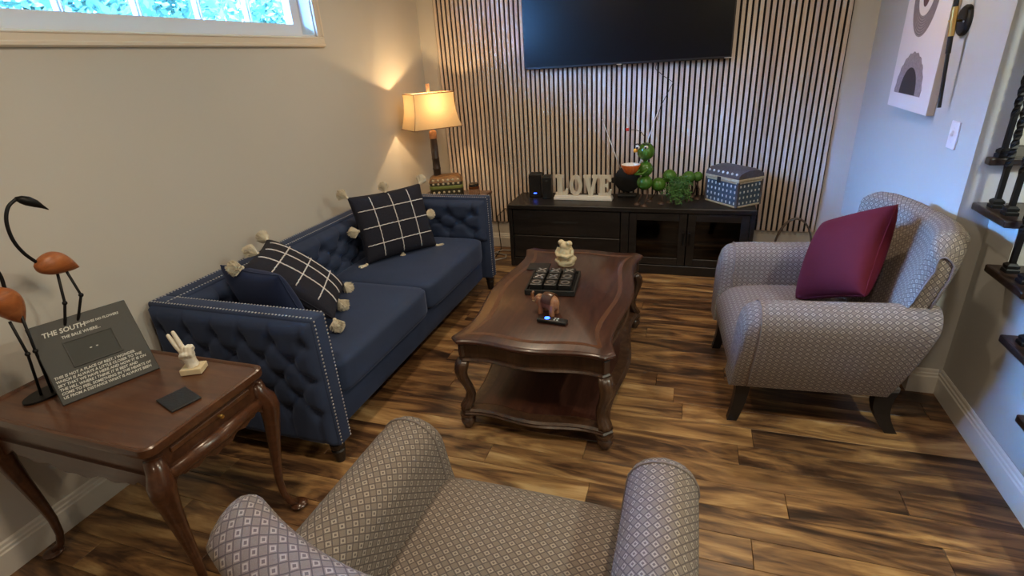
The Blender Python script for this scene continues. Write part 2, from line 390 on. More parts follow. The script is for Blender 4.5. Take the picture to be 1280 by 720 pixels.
# window in the left wall
win = struct(bpy.data.objects.new('window_1', None)); C.objects.link(win)
def casing(y0, y1, z0, z1, name='window_casing'):
    mb = MB(); mb.box((XL+.008, (y0+y1)/2, (z0+z1)/2), (.016, y1-y0, z1-z0), .003)
    if y1-y0 > z1-z0: mb.box((XL+.014, (y0+y1)/2, z0+.012), (.016, y1-y0, .018), .004); mb.box((XL+.012, (y0+y1)/2, z1-.008), (.014, y1-y0, .010), .003)
    else: mb.box((XL+.014, y1-.012, (z0+z1)/2), (.016, .018, z1-z0), .004)
    return mb.build(name, MAT['casing'], win)
casing(WY0-.06, WY1+.06, WZ0-.058, WZ0); casing(WY0-.06, WY1+.06, WZ1, WZ1+.058); casing(WY1, WY1+.06, WZ0, WZ1); casing(WY0-.06, WY0, WZ0, WZ1)
sx = XL-.11
jm = MB()
for c, d in [((XL-.08, (WY0+WY1)/2, WZ0+.005), (.16, WY1-WY0, .01)), ((XL-.08, (WY0+WY1)/2, WZ1-.005), (.16, WY1-WY0, .01)), ((XL-.08, WY1-.005, (WZ0+WZ1)/2), (.16, .01, WZ1-WZ0)), ((XL-.08, WY0+.005, (WZ0+WZ1)/2), (.16, .01, WZ1-WZ0))]: jm.box(c, d)
jm.build('window_jamb', MAT['vinyl'], win)
sh = MB(); GZ0, GZ1, GY1 = 1.873, 2.215, 2.953
sh.box((sx, (WY0+WY1)/2, (WZ0+.01+GZ0)/2), (.05, WY1-WY0-.02, GZ0-WZ0-.01)); sh.box((sx, (WY0+WY1)/2, (WZ1-.01+GZ1)/2), (.05, WY1-WY0-.02, WZ1-GZ1-.01))
sh.box((sx, (GY1+WY1-.01)/2, (GZ0+GZ1)/2), (.05, WY1-.01-GY1, GZ1-GZ0)); sh.box((sx, WY0+.035, (GZ0+GZ1)/2), (.05, .05, GZ1-GZ0))
sh.build('sash', MAT['vinyl'], win)
gy = GY1; gys = [GY1]
for k in range(6):
    gy -= .329; gys.append(gy)
    MB().box((sx, gy, (GZ0+GZ1)/2), (.035, .022, GZ1-GZ0), .003).box((sx+.012, gy, (GZ0+GZ1)/2), (.03, .008, GZ1-GZ0), .002).build('muntin', MAT['vinyl'], win)
gys.append(WY0+.06)
for k in range(7):
    MB().box((sx-.01, (gys[k]+gys[k+1])/2, (GZ0+GZ1)/2), (.004, gys[k]-gys[k+1], GZ1-GZ0)).build('pane', MAT['glass'], win)
# outdoors
struct(MB().box((-9.5, 3, 1.2), (14, 24, .6)).build('ground_outside', MAT['turf']))
struct(MB().box((XL-.2-.95, 1.5, 3.19), (1.9, 9, .12)).build('added_sky_blocker', MAT['trim']))  # unseen overhang added to keep high sky light out of the room
def shrub(loc, R, H, seed, label):
    r = random.Random(seed); t_ = thing('leafy_shrub', label, 'shrub', loc, 0, 'shrubs outside the window')
    MB().tube([(0, 0, 0), (.03, 0, H*.35), (-.03, .03, H*.7)], [.05, .035, .015], 8).build('stem', MAT['bark'], t_)
    mb = MB()
    for k in range(2600):
        a, b = r.random()*2*PI, r.random()*2-1; q = r.random()**.4; s = .035+.045*r.random()
        c = Vector((R*q*math.cos(a)*math.sqrt(1-b*b), R*q*math.sin(a)*math.sqrt(1-b*b), max(.03, H*.5+b*q*H*.5)))
        e = Vector((r.gauss(0, 1), r.gauss(0, 1), r.gauss(0, 1))).normalized(); u = e.orthogonal().normalized()
        mb.add([c-e*s, c+u*s*.45, c+e*s, c-u*s*.45], [(0, 1, 2, 3)])
    mb.build('foliage', MAT['leafout'], t_)['kind'] = 'stuff'
lbs = ['unseen leafy shrub, added to block low sky light']*5 + ['leafy shrub outside the leftmost visible panes of the high window', 'leafy shrub outside the middle panes of the high window', 'leafy shrub outside the panes right of middle in the high window', 'leafy shrub outside the last pane of the high window']
for i, lb in enumerate(lbs):
    shrub((-5.7+.15*(i % 2), -3.2+1.42*i, 1.5), .69, 1.55, 20+i, lb)  # first five shrubs are unseen, added to hold back low sky light
# recessed ceiling lights
for i, (x, y, lb) in enumerate([(-1.1, .9, 'over the side table'), (.35, .9, 'over the foreground armchair'), (-1.1, 3.0, 'over the sofa'), (.35, 3.0, 'over the far armchair'), (-.4, -1.0, 'behind the camera'), (1.62, 1.30, 'over the staircase')]):
    t_ = thing('recessed_light', 'round white recessed ceiling light '+lb, 'ceiling light', (x, y, CZ), 0, 'recessed ceiling lights')
    MB().lathe([(.07, -.001), (.095, -.001), (.095, -.008), (.072, -.012), (.07, -.008)], 28).build('trim_ring', MAT['white'], t_, 40)
    MB().lathe([(.001, -.004), (.07, -.004), (.07, -.002), (.001, -.002)], 28).build('lens', MAT['lens'], t_)
    ld = bpy.data.lights.new('downlight', 'AREA'); ld.shape = 'DISK'; ld.size = .14; ld.energy = CEIL_W*(1.12 if i < 5 else 3.2); ld.color = (1, .80, .57) if i < 5 else (.93, 1, .84)
    lo = bpy.data.objects.new('downlight', ld); C.objects.link(lo); lo.parent = t_; lo.location = (0, 0, -.016)

# ------------------------------------------------------------------ slat panel and TV
sp = thing('slat_wall_panel', 'floor-to-ceiling panel of pale oak slats on black felt behind the television', 'wall panel', (0, YB, .243))
PX0, PX1 = -2.095, .93
MB().box(((PX0+PX1)/2, -.0055, (CZ-.243)/2-.002), (PX1-PX0, .009, CZ-.243-.006)).build('felt_backing', MAT['felt'], sp)
ns = 79; pit = (PX1-PX0)/ns; me = MB().box((0, 0, 0), (pit*.61, .012, CZ-.243-.004), .001).mesh('slat', MAT['slat'])
for k in range(ns): link('slat', me, sp, None, (PX0+pit*(k+.5), -.0165, (CZ-.243)/2-.001))
TVY = 4.33
tv = thing('television', 'large black flat screen television mounted on the slat panel', 'television', (-.555, TVY, 1.515))
MB().box((0, .012, .445), (1.525, .04, .885), .006, 2).build('bezel', MAT['black'], tv)
MB().box((0, -.0095, .45), (1.505, .003, .86)).build('screen', MAT['screen'], tv)
MB().box((-.02, -.011, .006), (.035, .004, .006)).build('brand_badge', MAT['silver'], tv)
MB().box((.74, -.010, .008), (.05, .003, .004)).build('badge_plate', MAT['silver'], tv)
MB().box((0, .05, .45), (.45, .034, .35)).build('wall_mount', MAT['blackmat'], tv)
tag(MB().tube([(-.30, 4.36, 1.53), (-.315, 4.385, 1.475), (-.25, 4.385, 1.42), (-.18, 4.384, 1.375), (-.215, 4.378, 1.30), (-.26, 4.34, 1.21), (-.275, 4.27, 1.12)], .0025, 6).build('antenna_wire', MAT['bcable'], None, True), 'thin black wire hanging from the television to the antenna rod', 'cable')

# ------------------------------------------------------------------ media console
CX0, CX1, CY0, CY1, CH = -1.40, .455, 3.94, 4.37, .528
co = thing('media_console', 'long black media console with two drawers and two glass doors', 'console', (0, 0, 0))
bw = MAT['blackwood']
def cb(name, x0, x1, y0, y1, z0, z1, m=bw, par=co, bev=.003): return MB().box(((x0+x1)/2, (y0+y1)/2, (z0+z1)/2), (x1-x0, y1-y0, z1-z0), bev).build(name, m, par)
cb('top', CX0, CX1, CY0, CY1, CH-.035, CH, bev=.004)
cb('side_panel', CX0+.004, CX0+.034, CY0+.006, CY1, 0, CH-.035); cb('side_panel', CX1-.034, CX1-.004, CY0+.006, CY1, 0, CH-.035)
cb('base_rail', CX0+.034, CX1-.034, CY0+.010, CY0+.03, .0, .075); cb('bottom_panel', CX0+.034, CX1-.034, CY0+.03, CY1-.01, .06, .078)
cb('back_panel', CX0+.034, CX1-.034, CY1-.01, CY1, 0, CH-.035)
DV = -.46
cb('divider', DV-.03, DV+.03, CY0+.008, CY1-.01, .078, CH-.035)
for z0, z1 in ((.082, .272), (.278, .486)):
    d = cb('drawer', CX0+.040, DV-.036, CY0+.009, CY0+.03, z0, z1)
    MB().box(((CX0+DV)/2, CY0+.0085, (z0+z1)/2+.01), (.20, .002, .018)).build('pull_cutout_shade', MAT['blackmat'], d)  # dark plate standing in for the shade inside the handle cutout
mid = (DV+.03+CX1-.034)/2
for s, (x0, x1) in ((1, (DV+.034, mid-.003)), (-1, (mid+.003, CX1-.038))):
    dm = MB(); y0, y1 = CY0+.009, CY0+.027; z0, z1 = .082, .486; q = .055
    for a in [((x0+x0+q)/2, (z0+z1)/2, q, z1-z0), ((x1+x1-q)/2, (z0+z1)/2, q, z1-z0), ((x0+x1)/2, z0+q/2, x1-x0-2*q, q), ((x0+x1)/2, z1-q/2, x1-x0-2*q, q)]:
        dm.box((a[0], (y0+y1)/2, a[1]), (a[2], y1-y0, a[3]), .002)
    d = dm.build('glass_door', bw, co)
    MB().box(((x0+x1)/2, (y0+y1)/2, (z0+z1)/2), (x1-x0-2*q+.01, .004, z1-z0-2*q+.01)).build('pane', MAT['cabglass'], d)
    hx = x1-.02 if s == 1 else x0+.02
    MB().box((hx, CY0-.004, .30), (.012, .026, .10), .004).build('handle', MAT['iron'], d)
cb('shelf', DV+.032, CX1-.036, CY0+.035, CY1-.012, .235, .252, MAT['shelfgl'])
def gadget(x, y, wx, wy, h, label, led, rz):
    t_ = thing('router', label, 'router', (x, y, CH), rz)
    MB().box((0, 0, h/2), (wx, wy, h), .008, 3).build('case', MAT['black'], t_)
    if led: MB().box((0, -wy/2-.0005, .038), (.026, .003, .007), .001).build('status_light', MAT['led'], t_)
    else: MB().box((0, -wy/2-.0005, h-.03), (.018, .002, .012)).build('logo_patch', MAT['slate'], t_)
    MB().box((0, 0, h+.001), (wx-.02, wy-.02, .003)).build('vent_cap', MAT['blackmat'], t_)
gadget(-1.235, 4.235, .105, .10, .195, 'taller black router with blue light beside the sign', True, .1)
gadget(-1.125, 4.20, .075, .11, .182, 'smaller black modem box between blue-lit router and letters', False, .1)
# LOVE sign
lv = thing('letter_sign', 'whitewashed wooden LOVE letters on a white base', 'sign', (-.82, 4.155, CH), -.02)
MB().box((0, 0, .012), (.475, .065, .024), .003).box((0, 0, .029), (.465, .055, .010), .002).build('base', MAT['white'], lv)
LT = lambda x: Matrix(((1, 0, 0, x), (0, 0, 1, -.012), (0, 1, 0, .034), (0, 0, 0, 1)))
H = .165
Lp = [(0, 0), (.098, 0), (.104, .055), (.086, .055), (.074, .028), (.056, .024), (.056, H-.024), (.070, H-.022), (.070, H), (0, H), (0, H-.022), (.014, H-.024), (.014, .024), (0, .022)]
Vp = [(.040, 0), (.070, 0), (.104, H-.024), (.116, H-.022), (.116, H), (.066, H), (.066, H-.022), (.076, H-.024), (.058, .055), (.044, H-.024), (.056, H-.022), (.056, H), (-.004, H), (-.004, H-.022), (.008, H-.024)]
Ep = [(0, 0), (.100, 0), (.106, .055), (.090, .055), (.076, .026), (.052, .026), (.052, .072), (.064, .072), (.068, .056), (.078, .056), (.078, .110), (.068, .110), (.064, .094), (.052, .094), (.052, H-.026), (.072, H-.026), (.086, H-.050), (.100, H-.050), (.098, H), (0, H), (0, H-.022), (.012, H-.024), (.012, .024), (0, .022)]
for p_, x in ((Lp, -.225), (Vp, .008), (Ep, .125)):
    MB().prism(p_, 0, .024, LT(x)).build('letter', MAT['letter'], lv)
ob = MB(); rings = []
for (rx, rz_, yq) in ((.052, .0825, 0), (.052, .0825, .024), (.022, .055, .024), (.022, .055, 0)):
    rings.append([(rx*math.cos(2*PI*i/32), rz_*math.sin(2*PI*i/32)+.0825, yq) for i in range(32)])
ob.loft(rings, loop=True, T=LT(-.058)); ob.build('letter', MAT['letter'], lv, 40)
# indoor antenna
an = thing('indoor_antenna', 'round black indoor antenna with two silver rods behind the letters', 'antenna', (-.485, 4.285, CH))
MB().lathe([(.001, 0), (.10, 0), (.104, .006), (.104, .022), (.09, .03), (.001, .03)], 40, TR(0, .015, .14) @ RX(PI/2)).build('disc', MAT['black'], an, 40)
MB().box((0, 0, .012), (.15, .075, .024), .008, 2).build('base', MAT['blackmat'], an)
MB().lathe([(.001, 0), (.022, 0), (.022, .02), (.001, .02)], 16, TR(-.112, .01, .13) @ RX(PI/2)).build('knob', MAT['blackmat'], an, 40)
for a, b in (((-.06, .035, .21), (-.215, .05, .60)), ((.05, .035, .14), (.205, .05, .64))):
    a, b = Vector(a), Vector(b)
    MB().tube([a, a.lerp(b, .35), a.lerp(b, .36), a.lerp(b, .7), a.lerp(b, .71), b], [.0045, .0045, .0035, .0035, .0022, .0022], 8).build('rod', MAT['silver'], an, True)
# caterpillar sculpture
ct = thing('caterpillar_sculpture', 'glazed green metal caterpillar holding an orange bowl', 'sculpture', (0, 0, CH))
segs = [((-.333, 4.075, .392), .064), ((-.333, 4.085, .262), .056), ((-.335, 4.09, .158), .060), ((-.235, 4.135, .135), .056), ((-.16, 4.18, .19), .052), ((-.02, 4.26, .165), .050), ((.045, 4.285, .165), .040)]
for i, (c, r) in enumerate(segs):
    o = MB().ball(c, (r, r, r*(1 if i < 2 else .93)), 24, 14).build('head' if i == 0 else 'body_ball', MAT['green'], ct, True)
    if i == 0: head = o
MB().tube([(-.333, 4.085, .20), (-.333, 4.08, .34)], .016, 10).build('neck', MAT['green'], ct, True)
MB().tube([(-.335, 4.09, .15), (-.235, 4.135, .135), (-.16, 4.18, .17), (-.09, 4.22, .16), (-.02, 4.26, .165), (.05, 4.285, .165)], .018, 8).build('spine', MAT['green'], ct, True)
for s in (-1, 1):
    e = MB().ball((-.358+.03*s, 4.022, .43), (.015, .011, .013), 16, 8).build('eye', MAT['white'], head, True)
    MB().ball((-.362+.03*s, 4.0125, .428), (.009, .006, .008), 12, 6).build('pupil', MAT['artdark'], head, True)
    MB().tube([(-.375+.03*s-.004, 4.016, .452), (-.358+.03*s, 4.012, .456), (-.335+.03*s, 4.016, .448)], .005, 6).build('eyelid', MAT['artdark'], head, True)
MB().ball((-.405, 4.04, .405), .016, 14, 8).build('nose', MAT['yellow'], head, True)
MB().tube([(-.338, 4.075, .45), (-.345, 4.06, .50), (-.37, 4.05, .535), (-.41, 4.045, .552), (-.462, 4.04, .555)], .0022, 6).build('feeler', MAT['rust'], head, True)
MB().lathe([(.001, 0), (.011, 0), (.011, .022), (.001, .022)], 12, TR(-.478, 4.04, .555) @ RY(PI/2)).build('feeler_tip', MAT['red'], head)
MB().tube([(-.36, 4.06, .27), (-.39, 4.035, .245), (-.42, 4.03, .235)], .010, 8).build('arm', MAT['green'], ct, True)
MB().tube([(-.31, 4.04, .27), (-.345, 4.005, .24), (-.40, 4.0, .238)], .010, 8).build('arm', MAT['green'], ct, True)
bo = MB().lathe([(.001, 0), (.024, 0), (.050, .022), (.068, .058), (.072, .072), (.068, .072), (.064, .060), (.046, .026), (.020, .006), (.001, .006)], 28, TR(-.435, 4.02, .235)).build('bowl', MAT['orange'], ct, 50)
MB().lathe([(.001, .0065), (.020, .0065), (.046, .0265), (.0635, .0605), (.0675, .0725), (.0665, .0725), (.0625, .0615), (.045, .028), (.019, .0075), (.001, .0075)], 28, TR(-.435, 4.02, .2352)).build('bowl_lining', MAT['white'], bo, 50)
for (fx, fy, tx, ty, tz) in [(-.375, 4.045, -.355, 4.08, .12), (-.32, 4.0, -.315, 4.07, .12), (-.20, 4.08, -.23, 4.12, .10), (-.29, 4.15, -.25, 4.14, .10), (-.14, 4.12, -.16, 4.17, .15), (-.10, 4.22, -.15, 4.19, .15), (-.01, 4.20, -.02, 4.25, .13), (.06, 4.245, .04, 4.28, .13), (.02, 4.32, .03, 4.29, .13)]:
    lg = MB().tube([(tx, ty, tz), ((fx+tx)/2+.012, (fy+ty)/2, tz*.55), (fx, fy, .012)], .0055, 8).build('leg', MAT['rust'], ct, True)
    MB().lathe([(.001, 0), (.026, 0), (.024, .008), (.012, .016), (.001, .018)], 16, TR(fx-.006, fy-.006, 0)).build('foot', MAT['rust'], lg, 50)
fp = thing('potted_fern', 'wispy green trailing plant in a small pot behind caterpillar', 'plant', (-.088, 4.10, CH))
MB().lathe([(.001, 0), (.026, 0), (.034, .055), (.036, .06), (.032, .06), (.03, .045), (.001, .045)], 20).build('pot', MAT['pot'], fp, 40)
r = random.Random(5); fr = MB()
for k in range(95):
    a = r.random()*2*PI; R_ = .04+.055*r.random(); up = .05+.15*r.random(); dr = r.random()**1.2*.20
    P0 = Vector((.02*math.cos(a), .02*math.sin(a), .05)); P1 = P0+Vector((R_*.55*math.cos(a), R_*.55*math.sin(a), up)); P2 = P0+Vector((R_*math.cos(a+.4), R_*math.sin(a+.4), up-dr))
    P2.z = max(P2.z, .012)
    pts = [P0.lerp(P1, q).lerp(P1.lerp(P2, q), q) for q in (0, .25, .5, .75, 1)]
    fr.tube(pts, .0011, 3)
    for q in range(14):
        c = P0.lerp(P1, q/14).lerp(P1.lerp(P2, q/14), q/14); d = Vector((r.gauss(0, 1), r.gauss(0, 1), r.gauss(0, .7))).normalized(); u = d.orthogonal().normalized(); L = .016+.016*r.random()
        fr.add([c, c+d*L*.5+u*.0036, c+d*L, c+d*L*.5-u*.0036], [(0, 1, 2, 3)])
fr.build('fronds', MAT['leaf'], fp)['kind'] = 'stuff'
# woven chest
ang = math.atan2(3.959-4.213, .322-.098)
cw, cdp, chh = .325, .235, .185
e1 = Vector((math.cos(ang), math.sin(ang), 0)); e2 = Vector((-e1.y, e1.x, 0)); cc = Vector((.316, 3.972, CH))-e1*cw/2+e2*cdp/2
ch = thing('storage_chest', 'blue-grey woven chest with domed lid at the console end', 'chest', cc, ang)
MB().box((0, 0, chh/2+.004), (cw-.012, cdp-.012, chh-.008), .004).build('body', MAT['chest'], ch)
for s in (-1, 1):
    for q in (-1, 1): MB().box((s*(cw/2-.008), q*(cdp/2-.008), chh/2), (.018, .018, chh), .003).build('corner_post', MAT['lid'], ch)
for z in (.008, chh-.006): MB().box((0, 0, z), (cw, cdp, .014), .003).build('rim', MAT['lattrim'], ch)
dm = MB(); rings = []
for j in range(9):
    x_ = -1+2*j/8; sx_ = cw/2*x_; sc_ = 1-.35*max(0, abs(x_)-.75)/.25*.5
    pr = [(-cdp/2*1.0, 0)]+[(-cdp/2*math.cos(PI*i/10), .022+.062*sc_*math.sin(PI*i/10)**.8) for i in range(11)]+[(cdp/2, 0)]
    rings.append([(sx_, p_[0], chh+.002+p_[1]) for p_ in pr])
dm.loft(rings); ld_ = dm.build('lid', MAT['lid'], ch, 40)
MB().box((0, 0, chh+.012), (cw+.006, cdp+.006, .018), .003).build('lid_band', MAT['lattrim'], ld_)
MB().box((-.02, -cdp/2-.006, chh-.004), (.035, .006, .045), .002).build('clasp', MAT['blackmat'], ld_)
sd = MB()
for i in range(8):
    for j in range(4):
        sd.box((-cw/2+.030+i*(cw-.06)/7, -cdp/2+.004, .032+j*.040), (.0105, .006, .018), .002)
for i in range(6):
    for j in range(4):
        sd.box((cw/2-.004, -cdp/2+.030+i*(cdp-.06)/5, .032+j*.040), (.006, .0095, .016), .002)
sd.build('inlay_studs', MAT['stud'], ch)['kind'] = 'stuff'
sd = MB()
for i in range(7): sd.ball((-cw/2+.03+i*(cw-.06)/6, -cdp/2*.93, chh+.052), (.010, .006, .010), 8, 5)
sd.build('lid_studs', MAT['stud'], ld_)['kind'] = 'stuff'
# basket with hoop handle, floor cables
bk = thing('hoop_basket', 'low basket with tall bent twig hoop handle behind the armchair', 'basket', (.76, 4.22, 0), 0)
MB().lathe([(.001, 0), (.10, 0), (.125, .12), (.13, .16), (.12, .16), (.112, .12), (.09, .012), (.001, .012)], 24).build('body', MAT['tan'], bk, 40)
for dy in (-.012, .012): MB().tube([(.128*math.cos(PI*i/16), dy, .14+.26*math.sin(PI*i/16)) for i in range(17)], .006, 8).build('handle', MAT['tan'], bk, True)
tag(MB().tube([(-1.46, 4.30, .006), (-1.60, 4.29, .006), (-1.64, 4.22, .006), (-1.52, 4.17, .006), (-1.50, 4.10, .006), (-1.58, 4.03, .006), (-1.66, 4.02, .006)], .005, 8).build('floor_cable', MAT['wcable'], None, True), 'white cable curled on the floor left of console', 'cable')
tag(MB().tube([(-1.42, 4.385, .36), (-1.58, 4.385, .37), (-1.655, 4.38, .30), (-1.645, 4.375, .12), (-1.62, 4.33, .006), (-1.60, 4.12, .005)], .004, 8).build('power_cord', MAT['bcable'], None, True), 'black cord hanging down the slats beside the console', 'cable')

# ------------------------------------------------------------------ sofa
SX0, SX1, SY0, SY1, SZ0, SZ1 = -2.23, -1.358, 1.455, 3.505, .105, .722
so = thing('sofa', 'navy velvet tufted sofa with nailhead trim against the left wall', 'sofa', (0, 0, 0))
NV = MAT['navy']
def tuft_h(u, v, nu, nv, margin=True):
    """u, v in lattice units: buttons where u+v is even"""
    best = 9; cr = 9
    iu, iv = int(math.floor(u)), int(math.floor(v))
    for a in range(iu-1, iu+3):
        for b in range(iv-1, iv+3):
            if (a+b) % 2 == 0 and 0 <= b <= nv and 0 <= a <= nu:
                best = min(best, math.hypot(u-a, (v-b)))
    inside = 0 < v < nv
    if inside and 0 < u < nu:
        a_, b_ = (u+v)/2, (u-v)/2
        cr = min(abs(a_-round(a_)), abs(b_-round(b_)))*1.4
    elif not inside:      # straight pleat to the edge
        base = 0 if v <= 0 else nv
        k = round((u-(base % 2))/2)*2+(base % 2)
        if 0 <= k <= nu: cr = abs(u-k)
    else:
        side = 0 if u <= 0 else nu
        k = round((v-(side % 2))/2)*2+(side % 2)
        if 0 <= k <= nv: cr = abs(v-k)*1.0
    return 1-.62*math.exp(-(best/.34)**2)-.38*math.exp(-(min(cr, 3)/.13)**1.0)
def tuft(name, O, eu, ev, n, W_, H_, nu, nv, mu, mv0, mv1, depth, par, res=.011):
    """tufted panel: origin O, axes eu/ev, outward n; nu/nv lattice cells, margins"""
    O, eu, ev, n = map(Vector, (O, eu, ev, n)); su = (W_-2*mu)/nu; sv = (H_-mv0-mv1)/nv
    def fn(a, b):
        x, y = a*W_, b*H_; h = tuft_h((x-mu)/su, (y-mv0)/sv, nu, nv)
        ed = min(x, W_-x, y, H_-y); h *= min(1, (ed/.035))**.5 if ed < .035 else 1
        return O+eu*x+ev*y+n*(depth*h)
    o = MB().grid(fn, int(W_/res), int(H_/res)).build(name, NV, par, True)
    for i in range(nu+1):
        for j in range(nv+1):
            if (i+j) % 2 == 0:
                p_ = O+eu*(mu+i*su)+ev*(mv0+j*sv)+n*(depth*.06); link('tuft_button', BUT, o, None, p_, None).rotation_euler = n.to_track_quat('Z', 'Y').to_euler()
BUT = MB().ball((0, 0, .002), (.011, .011, .006), 10, 5).mesh('tuft_button', NV, True)
AT = .085           # arm thickness
X, Y, Z = (1, 0, 0), (0, 1, 0), (0, 0, 1); nX, nY = (-1, 0, 0), (0, -1, 0)
for side in (0, 1):
    y0 = SY0+.02 if side == 0 else SY1-.02-AT
    am = MB().box(((SX0+SX1)/2, y0+AT/2, (SZ0+SZ1)/2), (SX1-SX0, AT, SZ1-SZ0), .012, 3).build('arm', NV, so, True)
    fo, ni = (nY, Y) if side == 0 else (Y, nY); yo, yi = (y0, y0+AT) if side == 0 else (y0+AT, y0)
    tuft('arm_outer_tufting', (SX0+.01, yo, SZ0+.005), X, Z, fo, SX1-SX0-.02, SZ1-SZ0-.02, 10, 4, .05, .17, .10, .030, am)
    tuft('arm_inner_tufting', (SX0+.10, yi, .40), X, Z, ni, SX1-SX0-.12, SZ1-.40-.02, 6, 2, .09, .09, .09, .045, am)
bk_ = MB().box((SX0+.055, (SY0+SY1)/2, (SZ0+SZ1)/2), (.11, SY1-SY0-.05-2*AT+.02, SZ1-SZ0), .012, 3).build('back', NV, so, True)
tuft('back_tufting', (SX0+.11, SY0+.02+AT, .38), Y, Z, X, SY1-SY0-.04-2*AT, SZ1-.38-.015, 18, 3, .06, .06, .09, .055, bk_)
MB().box(((SX0+SX1)/2-.03, (SY0+SY1)/2, .185), (SX1-SX0-.09, SY1-SY0-2*AT-.05, .165), .015, 3).build('base_rail', NV, so, True)
def cushion_box(name, c, d, crown, mat, par, p=7, n=26):
    mb = MB(); bm = bmesh.new(); bmesh.ops.create_cube(bm, size=2); bmesh.ops.subdivide_edges(bm, edges=bm.edges[:], cuts=n//2, use_grid_fill=True)
    for v in bm.verts:
        q = v.co; L = (abs(q.x)**p+abs(q.y)**p+abs(q.z)**p)**(1/p); q = q/L
        x_, y_ = max(-1, min(1, q.x)), max(-1, min(1, q.y))
        z_ = q.z*d[2]/2+(crown*(1-x_**4)*(1-y_**4) if q.z > 0 else 0)
        v.co = Vector((c[0]+q.x*d[0]/2, c[1]+q.y*d[1]/2, c[2]+z_))
    bm.verts.index_update(); mb.add([v.co for v in bm.verts], [[v.index for v in f.verts] for f in bm.faces]); bm.free()
    return mb.build(name, mat, par, True)
ym = (SY0+SY1)/2; yi0, yi1 = SY0+.02+AT+.035, SY1-.02-AT-.035
for a, b in ((yi0, ym-.001), (ym+.001, yi1)):
    cushion_box('seat_cushion', ((-2.08-1.385)/2, (a+b)/2, .352), (.695, b-a, .17), .012, NV, so, 12)
nl = MB(); r_n = .0055
def nails(a, b, nrm):
    a, b = Vector(a), Vector(b); k = int((b-a).length/.0165)
    T0 = Vector(nrm).to_track_quat('Z', 'Y').to_matrix().to_4x4()
    for i in range(k+1):
        p_ = a.lerp(b, i/k); T = T0.copy(); T.translation = p_
        nl.lathe([(r_n, -.001), (r_n*.75, .0018), (.0008, .0028)], 6, T)
for side in (0, 1):
    ya, yb = (SY0+.032, SY0+.02+AT-.010) if side == 0 else (SY1-.032, SY1-.02-AT+.010)
    for yy in (ya, yb):
        nails((SX1-.012, yy, SZ1), (SX0+(.02 if yy == ya else .095), yy, SZ1), Z); nails((SX1, yy, SZ1-.014), (SX1, yy, SZ0+.012), X)
for xx in (SX0+.02, SX0+.095): nails((xx, SY0+.05, SZ1), (xx, SY1-.05, SZ1), Z)
nl.build('nailhead_trim', MAT['nail'], so, True)['kind'] = 'stuff'
lgm = MB().lathe([(.001, 0), (.020, 0), (.022, .01), (.028, .05), (.031, .06), (.024, .066), (.032, .075), (.034, .10), (.001, .10)], 18).mesh('leg', MAT['legblk'], 40)
for x in (SX1-.045, SX0+.06):
    for y in (SY0+.05, SY1-.05): link('leg', lgm, so, None, (x, y, 0.001))

# ------------------------------------------------------------------ pillows
def pillow_fn(w_, h_, th, sag=.0):
    def f(u, v, s):
        k = .055
        x = w_/2*u*(1-k*(1-v*v)*abs(u)); y = h_/2*v*(1-k*(1-u*u)*abs(v))
        e = max(0, (1-u*u))*max(0, (1-v*v)); z = s*th/2*e**.36
        return Vector((x, y, z))
    return f
def pillow(name, label, T, w_, h_, th, mat, lines=False, tas=None, group=None, par_label=None):
    root = thing(name, label, 'pillow', T.translation, 0, group); root.matrix_world = T
    f = pillow_fn(w_, h_, th); mb = MB(); n = 26
    sm = lambda q: math.sin((q*2-1)*PI/2)
    for s in (1, -1): mb.grid(lambda a, b: f(sm(a), sm(b), s), n, n, flip=s < 0)
    me = mb.mesh('cover', mat, True); bm = bmesh.new(); bm.from_mesh(me); bmesh.ops.remove_doubles(bm, verts=bm.verts[:], dist=1e-5); bmesh.ops.recalc_face_normals(bm, faces=bm.faces[:]); bm.to_mesh(me); bm.free()
    cv = link('cover', me, root)
    MB().tube([f(math.cos(a) if False else q[0], q[1], 1) for q in [(-1+2*i/16, -1) for i in range(16)]+[(1, -1+2*i/16) for i in range(16)]+[(1-2*i/16, 1) for i in range(16)]+[(-1, 1-2*i/16) for i in range(16)] for a in (0,)], .0035, 6, loop=True).build('seam', mat, cv, True)
    if lines:
        for q in (-.52, 0, .52):
            for d in (0, 1):
                for s in (1, -1):
                    pts = []
                    for i in range(37):
                        tt = -.93+1.86*i/36; wob = .006*math.sin(i*2.6)
                        p_ = f(tt, q+wob, s) if d else f(q+wob, tt, s); p_.z += s*.001; pts.append(p_)
                    MB().tube(pts, .0034, 5).build('woven_stripe', MAT['stripe'], cv, True)
    for (u, v) in (tas or []):
        p_ = f(u, v, 1); p_.z = 0; d = Vector((u if abs(u) > .9 else 0, v if abs(v) > .9 else 0, 0)).normalized()
        o = link('tassel', TAS[random.Random(u*3+v).randrange(3)], root, None, p_)
        o.rotation_euler = (d+Vector((0, 0, -.25))).to_track_quat('Z', 'Y').to_euler()
    return root
TAS = []
for k in range(3):
    r = random.Random(40+k); mb = MB(); mb.ball((0, 0, .004), .010, 10, 6)
    for i in range(230):
        a = r.random()*2*PI; q = math.sqrt(r.random()); sp_ = .040*q; L = .066+.014*r.random(); b = a+r.gauss(0, .3)
        mb.tube([(.004*math.cos(a), .004*math.sin(a), .004), (sp_*.75*math.cos(a), sp_*.75*math.sin(a), L*.42), (sp_*math.cos(b), sp_*math.sin(b), L*(1-.45*q*q))], [.0020, .0019, .0013], 3)
    TAS.append(mb.mesh('tassel', MAT['cream']))
ALLT = [(-1, -1), (1, -1), (-1, 1), (1, 1), (0, 1), (0, -1), (1, 0), (-1, 0)]
ZUP = Vector((0, 0, 1))
